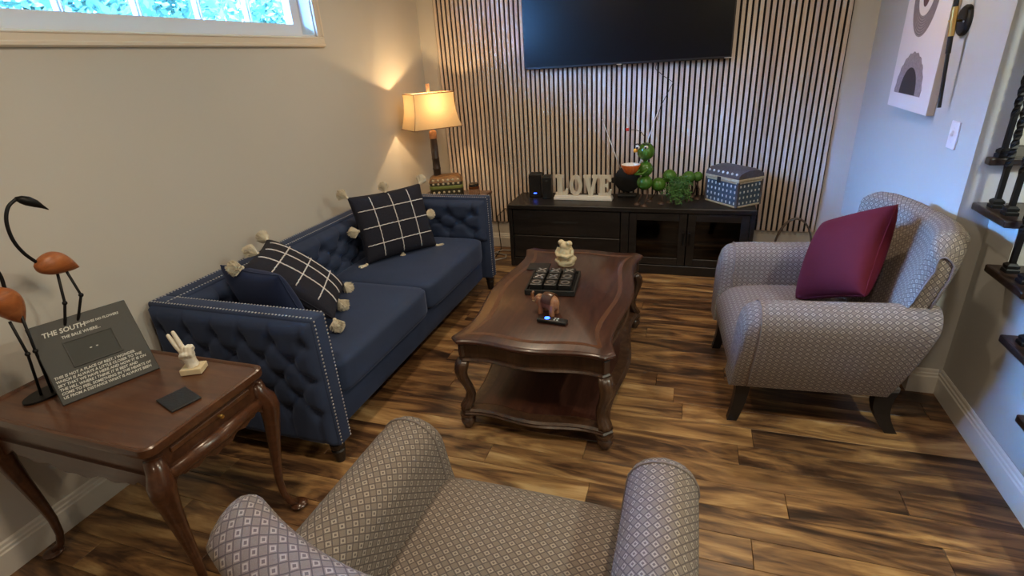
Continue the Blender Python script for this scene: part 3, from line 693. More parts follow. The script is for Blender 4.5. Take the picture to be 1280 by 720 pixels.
def pT(bl, br, up, h_, lift=0.):
    bl, br, up = Vector(bl), Vector(br), Vector(up).normalized(); e = (br-bl).normalized()
    T = frame((bl+br)/2+up*h_/2, e, up); return T
T = pT((-1.955, 2.72, .465), (-1.675, 3.13, .465), (-.27, .17, .95), .43); T.translation += T.to_3x3() @ Vector((0, -.02, .03))
pillow('plaid_pillow', 'black pillow with white grid standing against the sofa far corner', T, .51, .43, .15, MAT['plaid'], True, ALLT, 'plaid tasselled pillows on the sofa')
T = frame((-1.846, 1.991, .655), (-.486, .874, -.027), (-.658, -.345, .669))
pillow('plaid_pillow', 'black white-grid tasselled pillow slumped beside the near sofa arm', T, .46, .46, .16, MAT['plaid'], True, ALLT, 'plaid tasselled pillows on the sofa')
T = pT((-2.0, 1.83, .475), (-1.62, 1.77, .475), (-.06, -.30, .9), .36)
pillow('plain_pillow', 'plain navy velvet pillow against the near sofa arm', T, .38, .36, .14, MAT['navy2'])
T = pT((-1.99, 3.01, .475), (-1.79, 3.315, .475), (-.16, .10, .97), .35)
pillow('plain_pillow', 'plain navy pillow half hidden in the far sofa corner', T, .37, .35, .12, MAT['navy2'])

# ------------------------------------------------------------------ coffee table
TCX, TCY, TB, TA, TZ = -.603, 2.45, .364, .622, .49
def wave(u, q0, q1):
    u = abs(u)
    return q0+(q1-q0)*(1-math.cos(PI*u/.72))/2 if u < .72 else q1*math.cos(PI/2*(u-.72)/.28)
def outline(b, a, cut=.030, n=24, k=1.):
    pts = []
    def side(p0, p1, nrm, q0, q1):
        for i in range(n+1):
            q = wave(-1+2*i/n, q0, q1)*k
            pts.append((p0[0]+(p1[0]-p0[0])*i/n-nrm[0]*q, p0[1]+(p1[1]-p0[1])*i/n-nrm[1]*q))
    side((-b+cut, -a), (b-cut, -a), (0, -1), -.014, .013); side((b, -a+cut), (b, a-cut), (1, 0), -.006, .034); side((b-cut, a), (-b+cut, a), (0, 1), -.014, .013); side((-b, a-cut), (-b, -a+cut), (-1, 0), -.006, .034)
    return pts
def stack(levels):
    return [[(x, y, z) for x, y in outline(TB+o, TA+o, .038+o*.5)] for o, z in levels]
tb = thing('coffee_table', 'mahogany serpentine coffee table with carved legs and lower shelf', 'coffee table', (TCX, TCY, 0))
MB().loft(stack([(-.022, TZ-.034), (-.012, TZ-.030), (-.006, TZ-.022), (.0, TZ-.018), (.0, TZ-.010), (-.006, TZ-.003), (-.013, TZ)])).build('tabletop', MAT['mahog'], tb, 30)
ib = MB(); o1, o2 = outline(TB-.060, TA-.060, .012), outline(TB-.082, TA-.082, .006); n_ = len(o1)
ib.loft([[(x, y, TZ-.002) for x, y in o1], [(x, y, TZ+.0007) for x, y in o1], [(x, y, TZ+.0007) for x, y in o2], [(x, y, TZ-.002) for x, y in o2]], cap=False); ib.build('inlay_border', MAT['inlay'], tb)
MB().loft(stack([(-.040, TZ-.110), (-.036, TZ-.105), (-.034, TZ-.06), (-.038, TZ-.034)])).build('apron', MAT['mahogd'], tb, 30)
MB().loft(stack([(-.040, TZ-.124), (-.026, TZ-.122), (-.020, TZ-.115), (-.026, TZ-.107), (-.040, TZ-.105)])).build('apron_moulding', MAT['mahogd'], tb, 30)
MB().loft(stack([(-.030, .078), (-.012, .082), (-.004, .092), (-.010, .099), (-.006, .107), (-.016, .116), (-.04, .117)])).build('lower_shelf', MAT['mahogd'], tb, 30)
SH = MB().loft(stack([(-.065, .112), (-.065, .1185)])).build('shelf_panel', MAT['mahog'], tb, 30)
for sx_ in (-1, 1):
    for sy_ in (-1, 1):
        dg_ = Vector((sx_, sy_, 0)).normalized(); base = Vector((sx_*(TB-.052), sy_*(TA-.052), 0)); side_ = Vector((-dg_.y, dg_.x, 0))
        prof = [(.012, .370, .030), (.022, .345, .034), (.030, .315, .032), (.022, .27, .027), (.002, .225, .024), (-.010, .185, .024), (-.002, .15, .027), (.016, .125, .031), (.022, .110, .031)]
        rings = []
        for off, z, rr in prof:
            c = base+dg_*off; ring = []
            for k in range(24):
                a = 2*PI*k/24; q = rr*(1+.10*math.cos(8*a)); ring.append(c+side_*q*math.cos(a)*1.05+dg_*q*math.sin(a)*.85+ZUP*z)
            rings.append(ring)
        lg = MB().loft(rings).build('leg', MAT['mahogd'], tb, True)
        MB().lathe([(.001, .001), (.018, .001), (.024, .012), (.034, .032), (.036, .048), (.028, .058), (.034, .064), (.038, .074), (.036, .082), (.001, .082)], 20, TR(*(base+dg_*.018))).build('bun_foot', MAT['mahogd'], lg, 50)
        MB().box((0, 0, 0), (.030, .022, .062), .004, 2, TR(*(base+dg_*.016+ZUP*(TZ-.072))) @ RZ(math.atan2(side_.y, side_.x))).build('corner_block', MAT['mahogd'], lg)
# frog carving
def TT(x, y, rz=0): return (x, y, TZ+.0008), rz
l_, a_ = TT(-.655, 2.80, -.3)
fg = thing('frog_figurine', 'cream stone frog figurine seated on the coffee table', 'figurine', l_, a_)
m = MB(); m.lathe([(.001, 0), (.048, 0), (.052, .014), (.044, .026), (.001, .03)], 20); m.ball((0, .004, .072), (.046, .042, .052)); m.ball((0, -.016, .070), (.036, .030, .044)); m.ball((0, 0, .112), (.036, .034, .028))
for s in (-1, 1):
    m.ball((s*.026, -.006, .134), (.019, .019, .017)); m.ball((s*.036, .010, .036), (.022, .036, .020))
    m.tube([(s*.042, -.004, .10), (s*.050, -.020, .072), (s*.030, -.042, .062), (-s*.006, -.048, .070)], [.012, .012, .010, .008], 8)
    m.tube([(s*.042, .0, .03), (s*.046, -.030, .030), (s*.018, -.046, .022)], [.013, .012, .009], 8)
blob('body', m, .0035, MAT['stone'], fg, smooth=3)
for s in (-1, 1): MB().ball((s*.028, -.021, .138), (.007, .005, .007), 10, 6).build('eye', MAT['letter'], fg, True)
# tic tac toe
l_, a_ = TT(-.655, 2.50, .09)
tt = thing('tic_tac_toe_set', 'black tic tac toe tray with silver X and O blocks', 'board game', l_, a_)
MB().box((0, 0, .006), (.255, .285, .012), .003).build('tray_base', MAT['blackmat'], tt)
for c, d in [((-.124, 0, .014), (.010, .285, .028)), ((.124, 0, .014), (.010, .285, .028)), ((0, -.139, .014), (.24, .010, .028)), ((0, .139, .014), (.24, .010, .028))]: MB().box(c, d, .002).build('tray_rim', MAT['blackmat'], tt)
marks = ['OOO', 'XXO', 'XXX']
for j in range(3):
    for i in range(3):
        b_ = MB().box((0, 0, .019), (.064, .070, .038), .004, 2).build('game_block', MAT['black'], tt, None, None, (-.074+.074*i, -.084+.084*j, .0125))
        if marks[j][i] == 'X':
            q = MB()
            for a in (1, -1): q.box((0, 0, 0), (.056, .009, .003), .001, 1, TR(0, 0, .0385) @ RZ(a*.8))
            q.build('cross_mark', MAT['nail'], b_)
        else:
            q = MB(); q.loft([[(rr*math.cos(2*PI*k/24), rr*math.sin(2*PI*k/24), z) for k in range(24)] for rr, z in ((.024, .037), (.024, .040), (.015, .040), (.015, .037))], loop=True); q.build('ring_mark', MAT['nail'], b_)
l_, a_ = TT(-.80, 2.735, .1)
tag(MB().box((0, 0, .0035), (.125, .10, .007), .002).build('coaster', MAT['leather'], None, False, None, l_, (0, 0, a_)), 'flat black coaster behind the tic tac toe tray', 'coaster')
# elephant
l_, a_ = TT(-.598, 2.165, -.35)
el = thing('elephant_figurine', 'carved brown wooden elephant beside the remote', 'figurine', l_, a_)
m = MB(); m.ball((.004, 0, .064), (.050, .032, .040)); m.ball((-.044, 0, .062), (.026, .025, .028)); m.ball((.02, 0, .060), (.042, .032, .040))
m.tube([(-.064, 0, .060), (-.080, 0, .052), (-.090, 0, .064), (-.088, 0, .084), (-.080, 0, .095)], [.013, .011, .009, .008, .006], 8)
for s in (-1, 1):
    for x in (-.030, .034): m.tube([(x, s*.017, .06), (x, s*.019, .03), (x, s*.019, .0)], [.016, .013, .014], 10)
    m.ball((-.034, s*.026, .062), (.018, .008, .024))
m.tube([(.052, 0, .07), (.058, 0, .05), (.056, 0, .03)], .005, 6)
eb = blob('body', m, .003, MAT['elew'], el, smooth=2)
MB().loft([[(x, rr*math.cos(a), .066+rr*1.1*math.sin(a)) for a in [PI*k/14 for k in range(15)]]+[(x, (rr-.004)*math.cos(a), .066+(rr-.004)*1.1*math.sin(a)) for a in [PI*k/14 for k in range(14, -1, -1)]] for x, rr in ((-.016, .036), (.0, .0385), (.02, .0385), (.036, .036))]).build('saddle_cloth', MAT['cherry'], el, 40)
for s in (-1, 1): MB().tube([(-.066, s*.012, .052), (-.082, s*.013, .052)], [.003, .001], 6).build('tusk', MAT['stone'], el)
# remote
rm = thing('remote_control', 'black remote control with blue button on the coffee table', 'remote', (-.555, 2.075, TZ+.0008), -.10)
MB().box((0, 0, .009), (.140, .040, .018), .006, 3).build('case', MAT['black'], rm, True)
MB().lathe([(.001, 0), (.013, 0), (.012, .003), (.001, .003)], 14, TR(-.025, .002, .0175)).build('direction_pad', MAT['led'], rm)
for i, (x, y) in enumerate([(.012, .009), (.026, .009), (.012, -.007), (.026, -.007)]): MB().box((x, y, .0185), (.008, .007, .002), .0007).build('button', MAT['stud'], rm)
MB().box((.05, 0, .0183), (.018, .006, .001)).build('label_strip', MAT['slate'], rm)

# ------------------------------------------------------------------ armchairs
CF = MAT['chair']
def make_chair(name, label, loc, rz):
    root = thing(name, label, 'armchair', loc, rz, 'matching patterned armchairs')
    def arm(s):
        rings = []
        st_ = [(-.335, 1, .636), (-.28, 1, .636), (-.2, 1, .634), (0, 1, .630), (.15, 1, .628), (.24, 1, .626), (.295, .995, .622), (.330, .97, .610), (.350, .92, .588), (.361, .84, .552), (.367, .74, .50), (.370, .62, .43), (.371, .45, .36)]
        for y_, k, zt in st_:
            ti, to, bi, bo2, zb = .283, .468, .250, .385, .215
            c = (ti+to)/2; hw = (to-ti)/2*k; rr = min(hw, (zt-zb)*.45); cb_ = (bi+bo2)/2; hb = (bo2-bi)/2
            zs = zt-rr
            def pt(x, z): return (s*x, y_+(zt-z)/(zt-zb)*(.010 if y_ > .2 else .095 if y_ < -.3 else .05 if y_ < -.25 else 0), z)
            ring = []
            for i in range(7):
                q = i/6; ring.append(pt((cb_+hb)*(1-q)+(c+hw)*q+.012*math.sin(PI*q), zb+(zs-zb)*q))
            ring += [pt(c+hw*math.cos(PI*i/10), zs+rr*math.sin(PI*i/10)) for i in range(1, 10)]
            for i in range(6, -1, -1):
                q = i/6; ring.append(pt((cb_-hb)*(1-q)+(c-hw)*q, zb+(zs-zb)*q))
            rings.append(ring)
        # front face drops to the floor rail
        o = MB().loft(rings, uv=True).build('arm', CF, root, 60)
        wl_ = [rings[6][i] for i in range(len(rings[6]))]
        MB().tube([(p[0]*1.0, p[1]+.002, p[2]+.001) for p in wl_], .004, 6).build('welt', MAT['welt'], o, True)
        return o
    for s in (1, -1): arm(s)
    # back: ring profile in y-z swept over x
    rings = []
    NX = 22
    for i in range(NX+1):
        u = -1+2*i/NX; x = .40*u; e = abs(u)
        hum = .912-.008*math.cos(e*PI)
        dro = 0 if e < .74 else .075*((e-.74)/.26)**2.2
        th = 1 if e < .84 else math.sqrt(max(.0, 1-((e-.84)/.17)**2))*.85+.15
        top = hum-dro; cy = .0
        wrap = 0
        fpts = [(-.16, .30), (-.185, .42), (-.215, .55), (-.25, .68), (-.285, .80), (-.315, .885)]
        bpts = [(-.235, .215), (-.27, .32), (-.31, .45), (-.355, .60), (-.395, .74), (-.425, .84)]
        ring = []
        k = top/.95
        for y_, z_ in fpts: ring.append((y_+wrap, z_*(1 if z_ < .5 else 1+(k-1)*(z_-.5)/.4)))
        tz = top
        for q in range(1, 8):
            a = PI*q/8; ring.append((-.378+.068*math.cos(a)+.01*math.sin(a), tz-.055+.055*math.sin(a)))
        for y_, z_ in reversed(bpts): ring.append((y_, z_*(1 if z_ < .5 else 1+(k-1)*(z_-.5)/.4)))
        my = [p[0] for p in ring]; mid_ = [(ring[j][0]+ring[len(ring)-1-j][0])/2 for j in range(len(ring))]
        rings.append([(x*(.90+.10*max(0, min(1, (ring[j][1]-.40)/.25))), mid_[j]+(ring[j][0]-mid_[j])*th+(.140*e**2-.052)*max(0, (ring[j][1]-.25)/.70), ring[j][1]) for j in range(len(ring))])
    rings = [[p for p in r_] for r_ in rings]
    bo_ = MB().loft(rings, uv=True).build('backrest', CF, root, 60)
    for s in (0, -1):
        MB().tube([(p[0]+(.003 if s else -.003), p[1], p[2]) for p in rings[s if s else 0] if p[2] > .58], .004, 6).build('welt', MAT['welt'], bo_, True)
    # seat
    rings = []
    for j in range(15):
        u = -1+2*j/14; x = .285*u
        dm_ = .022*(1-u**4)
        pr = [(-.24, .30), (-.24, .405), (-.15, .42+dm_), (0, .428+dm_), (.15, .425+dm_), (.25, .418+dm_), (.31, .402+dm_*.8), (.350, .37+dm_*.5), (.370, .33), (.374, .28), (.368, .235), (.358, .215), (-.24, .215)]
        rings.append([(x, p[0], p[1]) for p in pr])
    MB().loft(rings, uv=True).build('seat', CF, root, 60)
    MB().box((0, .02, .225), (.70, .64, .03), .006).build('frame_rail', CF, root)
    for s in (1, -1):
        fr_ = []
        for q in range(7):
            t_ = q/6; z = .215*(1-t_); y_ = .315+.028*t_**2; h = .031-.010*t_; fr_.append([(s*.335+a*h*.8, y_+b*h, z) for a, b in ((-1, -1), (1, -1), (1, 1), (-1, 1))])
        MB().loft(fr_).build('leg', MAT['legblk'], root, 40)
        fr_ = []
        for q in range(7):
            t_ = q/6; z = .215*(1-t_); y_ = -.255-.055*t_**1.6+.02*math.sin(PI*t_); h = .040-.016*t_; fr_.append([(s*.325+a*h*.7, y_+b*h, z) for a, b in ((-1, -1), (1, -1), (1, 1), (-1, 1))])
        MB().loft(fr_).build('leg', MAT['legblk'], root, 40)
    return root
make_chair('armchair', 'patterned taupe armchair holding a magenta pillow near the stairs', (.572, 2.575, 0), math.radians(94.6))
make_chair('armchair', 'patterned taupe armchair in the foreground with an empty seat', (-.390, .825, 0), 0)
T = frame((.680, 2.60, .692), (.427, -.792, .435), (.281, .574, .769))
pillow('throw_pillow', 'magenta velvet throw pillow on the armchair by the stairs', T, .42, .42, .20, MAT['mag'])

# ------------------------------------------------------------------ side table and what stands on it
DX0, DX1, DY0, DY1, DZ = -2.175, -1.39, .768, 1.24, .65
sd_ = thing('side_table', 'cherry tray-top side table with cabriole legs', 'side table', ((DX0+DX1)/2, (DY0+DY1)/2, 0))
hx, hy = (DX1-DX0)/2, (DY1-DY0)/2
def rrect(a, b, r, n=5, notch=False):
    pts = []
    for cx, cy, a0 in ((a-r, b-r, 0), (-a+r, b-r, PI/2), (-a+r, -b+r, PI), (a-r, -b+r, 1.5*PI)):
        for i in range(n+1): q = a0+PI/2*i/n; pts.append((cx+r*math.cos(q), cy+r*math.sin(q)))
    return pts
def lv_(levels): return [[(x, y, z) for x, y in rrect(hx+o, hy+o, .035)] for o, z in levels]
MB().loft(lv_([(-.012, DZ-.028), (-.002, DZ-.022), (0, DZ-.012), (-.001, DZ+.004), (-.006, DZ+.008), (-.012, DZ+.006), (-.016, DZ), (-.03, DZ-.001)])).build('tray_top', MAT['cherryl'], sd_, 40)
MB().loft(lv_([(-.022, DZ-.105), (-.022, DZ-.026)])).build('apron_box', MAT['cherry'], sd_, 40)
def skirt(x0, x1, y_, axis):
    n = 40; top = DZ-.10; pts = []
    for i in range(n+1):
        u = i/n; w_ = abs(2*u-1)
        z = top-.050-.020*math.cos(PI*min(1, (1-w_)/.25))*(1 if w_ > .75 else 0)-(.012*math.sin(PI*6*u)**2 if w_ < .75 else 0)-(.018*math.exp(-((u-.5)/.12)**2))
        pts.append((x0+(x1-x0)*u, z))
    poly = [(x0, top)]+pts+[(x1, top)]
    T_ = Matrix(((1, 0, 0, 0), (0, 0, 1, y_), (0, 1, 0, 0), (0, 0, 0, 1))) if axis == 0 else Matrix(((0, 0, 1, y_), (1, 0, 0, 0), (0, 1, 0, 0), (0, 0, 0, 1)))
    MB().prism(poly, -.008, .008, T_).build('scalloped_skirt', MAT['cherry'], sd_)
skirt(-hx+.04, hx-.04, -hy+.022, 0); skirt(-hx+.04, hx-.04, hy-.022, 0); skirt(-hy+.04, hy-.04, hx-.022, 1); skirt(-hy+.04, hy-.04, -hx+.022, 1)
# bowed front rail under the slide
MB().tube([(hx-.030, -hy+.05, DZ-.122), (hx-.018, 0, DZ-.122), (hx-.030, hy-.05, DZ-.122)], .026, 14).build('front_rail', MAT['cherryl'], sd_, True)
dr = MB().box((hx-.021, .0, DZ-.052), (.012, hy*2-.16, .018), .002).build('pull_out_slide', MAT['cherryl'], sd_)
MB().lathe([(.001, 0), (.006, 0), (.004, .006), (.008, .012), (.006, .018), (.001, .019)], 14, TR(hx-.016, .02, DZ-.056) @ RY(PI/2)).build('knob', MAT['brass'], dr, 50)
for s1 in (-1, 1):
    for s2 in (-1, 1):
        d = Vector((s1, s2, 0)).normalized(); b0 = Vector((s1*(hx-.035), s2*(hy-.035), 0))
        prof = [(.0, .60, .026), (.004, .56, .030), (.020, .525, .037), (.026, .49, .036), (.020, .43, .029), (.008, .34, .023), (-.006, .24, .018), (-.014, .16, .0145), (-.012, .09, .0125), (.0, .045, .0125), (.022, .020, .016)]
        lg = MB().tube([b0+d*o+ZUP*z for o, z, q in prof], [q for o, z, q in prof], 14).build('cabriole_leg', MAT['cherry'], sd_, True)
        MB().lathe([(.001, .001), (.018, .001), (.031, .010), (.033, .018), (.026, .026), (.001, .028)], 18, TR(*(b0+d*.030))).build('pad_foot', MAT['cherry'], lg, 50)
        MB().box((0, 0, 0), (.02, .03, .05), .006, 2, TR(*(b0+d*.012+ZUP*.535)) @ RZ(math.atan2(d.y, d.x))).build('knee_block', MAT['cherry'], lg, True)
TDZ = DZ+.0005
# crane sculpture: two birds on one oval base
def bird(o, body, neck, beakto, legs, bl, rot, base):
    b_ = MB(); 
    n = 14; rings = []
    for i in range(n+1):
        t_ = i/n; x = bl*(t_-.5); rr = max(.002, math.sin(PI*t_**.75)**.8*bl*.29) if t_ < 1 else .002
        rings.append([(x, rr*.8*math.cos(2*PI*k/14), rr*math.sin(2*PI*k/14)+.012*math.sin(PI*t_)) for k in range(14)])
    M_ = TR(*body) @ RZ(rot[0]) @ RY(rot[1])
    b_.loft(rings, T=M_); b_.build('bird_body', MAT['birdw'], o, True)
    neck = spline(neck, 6)
    nk = MB().tube(neck, [.0055]*len(neck), 8).build('neck', MAT['iron'], o, True)
    h0 = Vector(neck[-1]); hd = Vector(beakto)-h0
    rr_ = [.005, .013, .016, .013, .006, .0015]
    MB().tube([h0+hd*q+ZUP*.006*math.sin(PI*q) for q in (-.05, .15, .35, .6, .82, 1)], rr_, 10).build('head', MAT['iron'], o, True)
    for L in legs:
        MB().tube(L, .0045, 8).build('leg', MAT['iron'], o, True); MB().ball(L[1], .008, 10, 6).build('leg_joint', MAT['iron'], o, True)
cr = thing('crane_sculpture', 'pair of long-necked metal cranes with orange wooden bodies on side table', 'sculpture', (-2.035, .925, TDZ))
MB().lathe([(.001, 0), (.062, 0), (.062, .006), (.001, .006)], 36, Matrix.Diagonal((.75, 1.2, 1, 1))).build('oval_base', MAT['iron'], cr, 40)
def cw_(p): return (p[0]+2.035, p[1]-.925, p[2]-TDZ)
bird(cr, cw_((-2.0, 1.085, 1.055)), [cw_(p) for p in [(-2.0, 1.037, 1.085), (-2.0, 1.012, 1.13), (-2.0, 1.0, 1.18), (-2.0, 1.005, 1.235), (-2.0, 1.025, 1.275), (-2.0, 1.055, 1.294)]], cw_((-1.985, 1.12, 1.242)),
     [[cw_(p) for p in [(-2.0, 1.08, 1.05), (-2.0, 1.062, .93), (-2.02, .975, .657)]], [cw_(p) for p in [(-1.995, 1.10, 1.05), (-1.985, 1.11, .94), (-2.01, .985, .657)]]], .135, (PI/2, .38), None)
bird(cr, cw_((-2.0, .908, .985)), [cw_(p) for p in [(-2.0, .925, 1.035), (-2.0, .93, 1.09), (-2.0, .915, 1.15), (-2.0, .88, 1.19), (-2.0, .85, 1.20)]], cw_((-1.98, .80, 1.13)),
     [[cw_(p) for p in [(-2.0, .90, .94), (-2.0, .905, .82), (-2.035, .905, .657)]], [cw_(p) for p in [(-1.99, .93, .95), (-1.995, .925, .82), (-2.02, .93, .657)]]], .155, (PI/2+.3, 1.15), None)
# lettered frame: bottom edge on the tabletop, leaning back
A, B = Vector((-1.882, .905, TDZ)), Vector((-1.782, 1.135, TDZ)); e = (B-A).normalized()
Tf = pT(A, B, (-.165, .052, .215), .290); Tf.translation += Vector((0, 0, .002))
pf = thing('lettered_frame', 'dark grey picture frame with white handwritten lettering', 'picture frame'); pf.matrix_world = Tf
FW, FH = .285, .290
MB().box((0, 0, -.007), (FW, FH, .014), .002).build('board', MAT['slate'], pf)
MB().box((0, .012, .0006), (.135, .088, .003)).build('photo', MAT['photo'], pf)
pg = MB()
for c, d in [((0, .058, .0012), (.143, .004, .006)), ((0, -.034, .0012), (.143, .004, .006)), ((-.0695, .012, .0012), (.004, .09, .006)), ((.0695, .012, .0012), (.004, .09, .006))]: pg.box(c, d)
pg.build('photo_lip', MAT['slate'], pf)
for x in (-.008, .010): MB().ball((x, .012, .003), (.004, .0022, .001), 8, 5).build('painted_glint', MAT['chalk'], pf)  # glints on the print, put in as small chalk-white ovals
MB().box((0, -.02, -.05), (.05, .16, .004), 0, 1, TR(0, .01, .0) @ RX(.35)).build('easel_back', MAT['slate'], pf)
def text(s, size, x, y, par, mat, z=.0006, shear=.15, name='lettering', wsc=1.):
    cu = bpy.data.curves.new('txt', 'FONT'); cu.body = s; cu.size = size; cu.shear = shear; cu.extrude = .0004; cu.offset = size*.022; cu.resolution_u = 2; cu.space_character = 1.0
    o = bpy.data.objects.new('txt', cu); C.objects.link(o)
    dg = bpy.context.evaluated_depsgraph_get(); me = bpy.data.meshes.new_from_object(o.evaluated_get(dg)); bpy.data.objects.remove(o)
    me.materials.clear(); me.materials.append(mat)
    q = link(name, me, par, None, (x, y, z)); q.scale = (wsc, 1, 1); return q
text('THE SOUTH', .024, -.112, .094, pf, MAT['chalk'], wsc=.92); text('-GIVES NO FLOWERS', .012, .004, .100, pf, MAT['chalk'], wsc=.92)
text('THE BALE WHERE...', .014, -.068, .072, pf, MAT['chalk'], wsc=.92)
body = ['THIS IS NOT A PLACE OF REST, I WONDER', 'WHICH IS ALWAYS A LITTLE CLOSER TO THE', 'SKY THAT WE HAVE HERE AND HOW IT IS ON', 'THE HILL WHERE I THINK IT IS BEST AND', 'COME TO FEEL SOMETHING IN THE HEARTS OF', 'US FROM A DISTANCE WHAT IS ALWAYS BEEN']
for i, s in enumerate(body): text(s, .0130, -.133, -.056-i*.0142, pf, MAT['chalk'], wsc=.93)
# hand statue
hc = Vector((-1.632, 1.158, TDZ)); hs = thing('hand_statue', 'ivory hand statue with two raised fingers on a pale block', 'statue', hc, .45)
MB().box((0, 0, .011), (.072, .058, .022), .002).build('base', MAT['handb'], hs)
m = MB(); k = TR(0, 0, .02) @ RY(-.10)
m.tube([(.002, 0, 0), (.0, 0, .02), (.0, 0, .04)], [.022, .020, .021], 14, k); m.ball((0, 0, .052), (.026, .017, .026), 16, 10, k); m.ball((.006, -.004, .062), (.022, .016, .020), 16, 10, k)
for x, dx, L in ((-.014, -.020, .070), (-.002, -.012, .078)):        # raised index and middle finger, close together
    m.tube([(x, 0, .062), (x+dx*.4, -.001, .062+L*.35), (x+dx*.75, .001, .062+L*.7), (x+dx, .002, .062+L)], [.0095, .0088, .0080, .0066], 12, k); m.ball((x+dx, .002, .062+L), .0066, 10, 8, k)
for x, L in ((.012, .026), (.022, .022)):                              # folded ring and little finger
    m.tube([(x, .004, .064), (x+.002, -.001, .064+L*.6), (x+.001, -.013, .064+L*.65), (x-.002, -.020, .056), (x-.002, -.016, .044)], [.009, .0088, .0085, .008, .007], 10, k)
m.tube([(-.018, -.006, .044), (-.012, -.018, .054), (.002, -.026, .060), (.014, -.027, .060)], [.010, .0095, .0085, .007], 10, k)   # thumb over them
blob('hand', m, .0022, MAT['hand'], hs, smooth=3)
cs = tag(MB().box((0, 0, .003), (.115, .092, .006), .0015).build('coaster', MAT['leather'], None, False, None, (-1.53, 1.003, TDZ), (0, 0, -.32)), 'black leather coaster near the side table edge', 'coaster')

# ------------------------------------------------------------------ lamp on its end table behind the sofa
et = thing('end_table', 'small reddish wooden end table behind the sofa far arm', 'end table', (-1.855, 3.84, 0))
EZ = .605
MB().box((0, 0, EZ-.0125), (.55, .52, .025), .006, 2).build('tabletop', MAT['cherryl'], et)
for a in (-1, 1):
    for b in (-1, 1): MB().loft([[(a*.235+p*h, b*.22+q*h, z) for p, q in ((-1, -1), (1, -1), (1, 1), (-1, 1))] for z, h in ((0.001, .014), (.4, .02), (EZ-.025, .022))]).build('leg', MAT['cherry'], et)
MB().box((0, 0, EZ-.06), (.49, .46, .07), .004).build('apron', MAT['cherry'], et)
lp = thing('table_lamp', 'lit table lamp with flared linen shade and studded box base', 'lamp', (-1.965, 3.89, EZ), math.radians(50))
R0 = RZ(math.radians(-28)) @ TR(.065, 0, 0)
bs = MB(); rings = []
for z, sx_, sy_ in ((0, .13, .085), (.012, .135, .09), (.09, .130, .086), (.125, .135, .09), (.150, .125, .08), (.166, .10, .06), (.172, .05, .03)):
    rings.append([(x, y, z) for x, y in rrect(sx_, sy_, min(.03, sy_*.5), 4)])
bs.loft(rings, T=R0); bb = bs.build('base', MAT['chestd'], lp, 40)
MB().loft([[(x, y, z) for x, y in rrect(a, b, .03, 4)] for z, a, b in ((.122, .137, .092), (.150, .128, .083), (.168, .102, .062), (.1745, .05, .03))], T=R0).build('scale_lid', MAT['dome'], bb, 40)
MB().loft([[(x, y, z) for x, y in rrect(a, b, .03, 4)] for z, a, b in ((.070, .1345, .0895), (.074, .136, .091), (.092, .136, .091), (.096, .1345, .0895))], T=R0).build('lime_band', MAT['limeband'], bb, 40)
for i in range(6):
    for z, yy in ((.045, -.090), (.112, -.092), (.142, -.088)): MB().ball((-.10+.04*i, yy, z), (.010, .005, .009), 10, 6, R0).build('stud', MAT['stone'], bb, True)
MB().lathe([(.001, .17), (.030, .17), (.030, .215), (.032, .218), (.032, .230), (.030, .233), (.029, .30), (.031, .303), (.031, .308), (.029, .311), (.028, .42), (.026, .46), (.001, .46)], 18).build('pole', MAT['bamboo'], lp, 40)
MB().lathe([(.001, .46), (.030, .46), (.030, .51), (.022, .52), (.008, .525), (.006, .56), (.001, .56)], 18).build('carved_cap', MAT['wicker'], lp, 40)
SB0, SB1 = .545, .800
def shade_ring(t_):
    z = SB0+(SB1-SB0)*t_; f = 1-.17*t_-.06*math.sin(PI*t_); a, b = .205*f, .135*f
    return [(x, y, z) for x, y in [(-a, -b+.012), (-a+.012, -b), (a-.012, -b), (a, -b+.012), (a, b-.012), (a-.012, b), (-a+.012, b), (-a, b-.012)]]
shm = MB(); shm.loft([shade_ring(i/8) for i in range(9)], cap=False); sh_ = shm.build('shade', MAT['shade'], lp)
for t_ in (0, 1): MB().tube(shade_ring(t_), .0035, 6, loop=True).build('shade_trim', MAT['wicker'], sh_, True)
for k_ in (0, 2, 4, 6): MB().tube([[(x+y_)/2 for x, y_ in zip(shade_ring(i/8)[k_], shade_ring(i/8)[(k_+1) % 8])] for i in range(9)], .0026, 6).build('corner_piping', MAT['wicker'], sh_, True)
MB().tube([(0, 0, .55), (0, 0, .80)], .004, 8).build('stem', MAT['brass'], lp, True)
MB().tube([(-.165, 0, SB1-.006), (.165, 0, SB1-.006)], .0022, 6).build('spider', MAT['brass'], lp, True)
MB().lathe([(.001, .80), (.010, .80), (.013, .81), (.015, .865), (.001, .867)], 14).build('finial', MAT['finial'], lp, 40)
MB().ball((0, 0, .655), (.026, .026, .034), 16, 10).build('bulb', MAT['bulb'], lp, True)
pl = bpy.data.lights.new('lamp_light', 'POINT'); pl.energy = LAMP_W; pl.color = (1, .66, .32); pl.shadow_soft_size = .014
po = bpy.data.objects.new('lamp_light', pl); C.objects.link(po); po.parent = lp; po.location = (.0, 0, .735)
cj = thing('candle_jar', 'amber glass candle jar with dark lid beside the lamp', 'candle', (-1.645, 3.87, EZ))
MB().lathe([(.001, 0), (.040, 0), (.043, .01), (.043, .085), (.038, .09), (.001, .09)], 24).build('jar', MAT['amber'], cj, 40)
MB().lathe([(.001, .0905), (.041, .0905), (.041, .108), (.036, .112), (.001, .112)], 24).build('lid', MAT['wax'], cj, 40)
MB().lathe([(.0435, .03), (.0437, .03), (.0437, .07), (.0435, .07)], 24).build('paper_label', MAT['wicker'], cj)

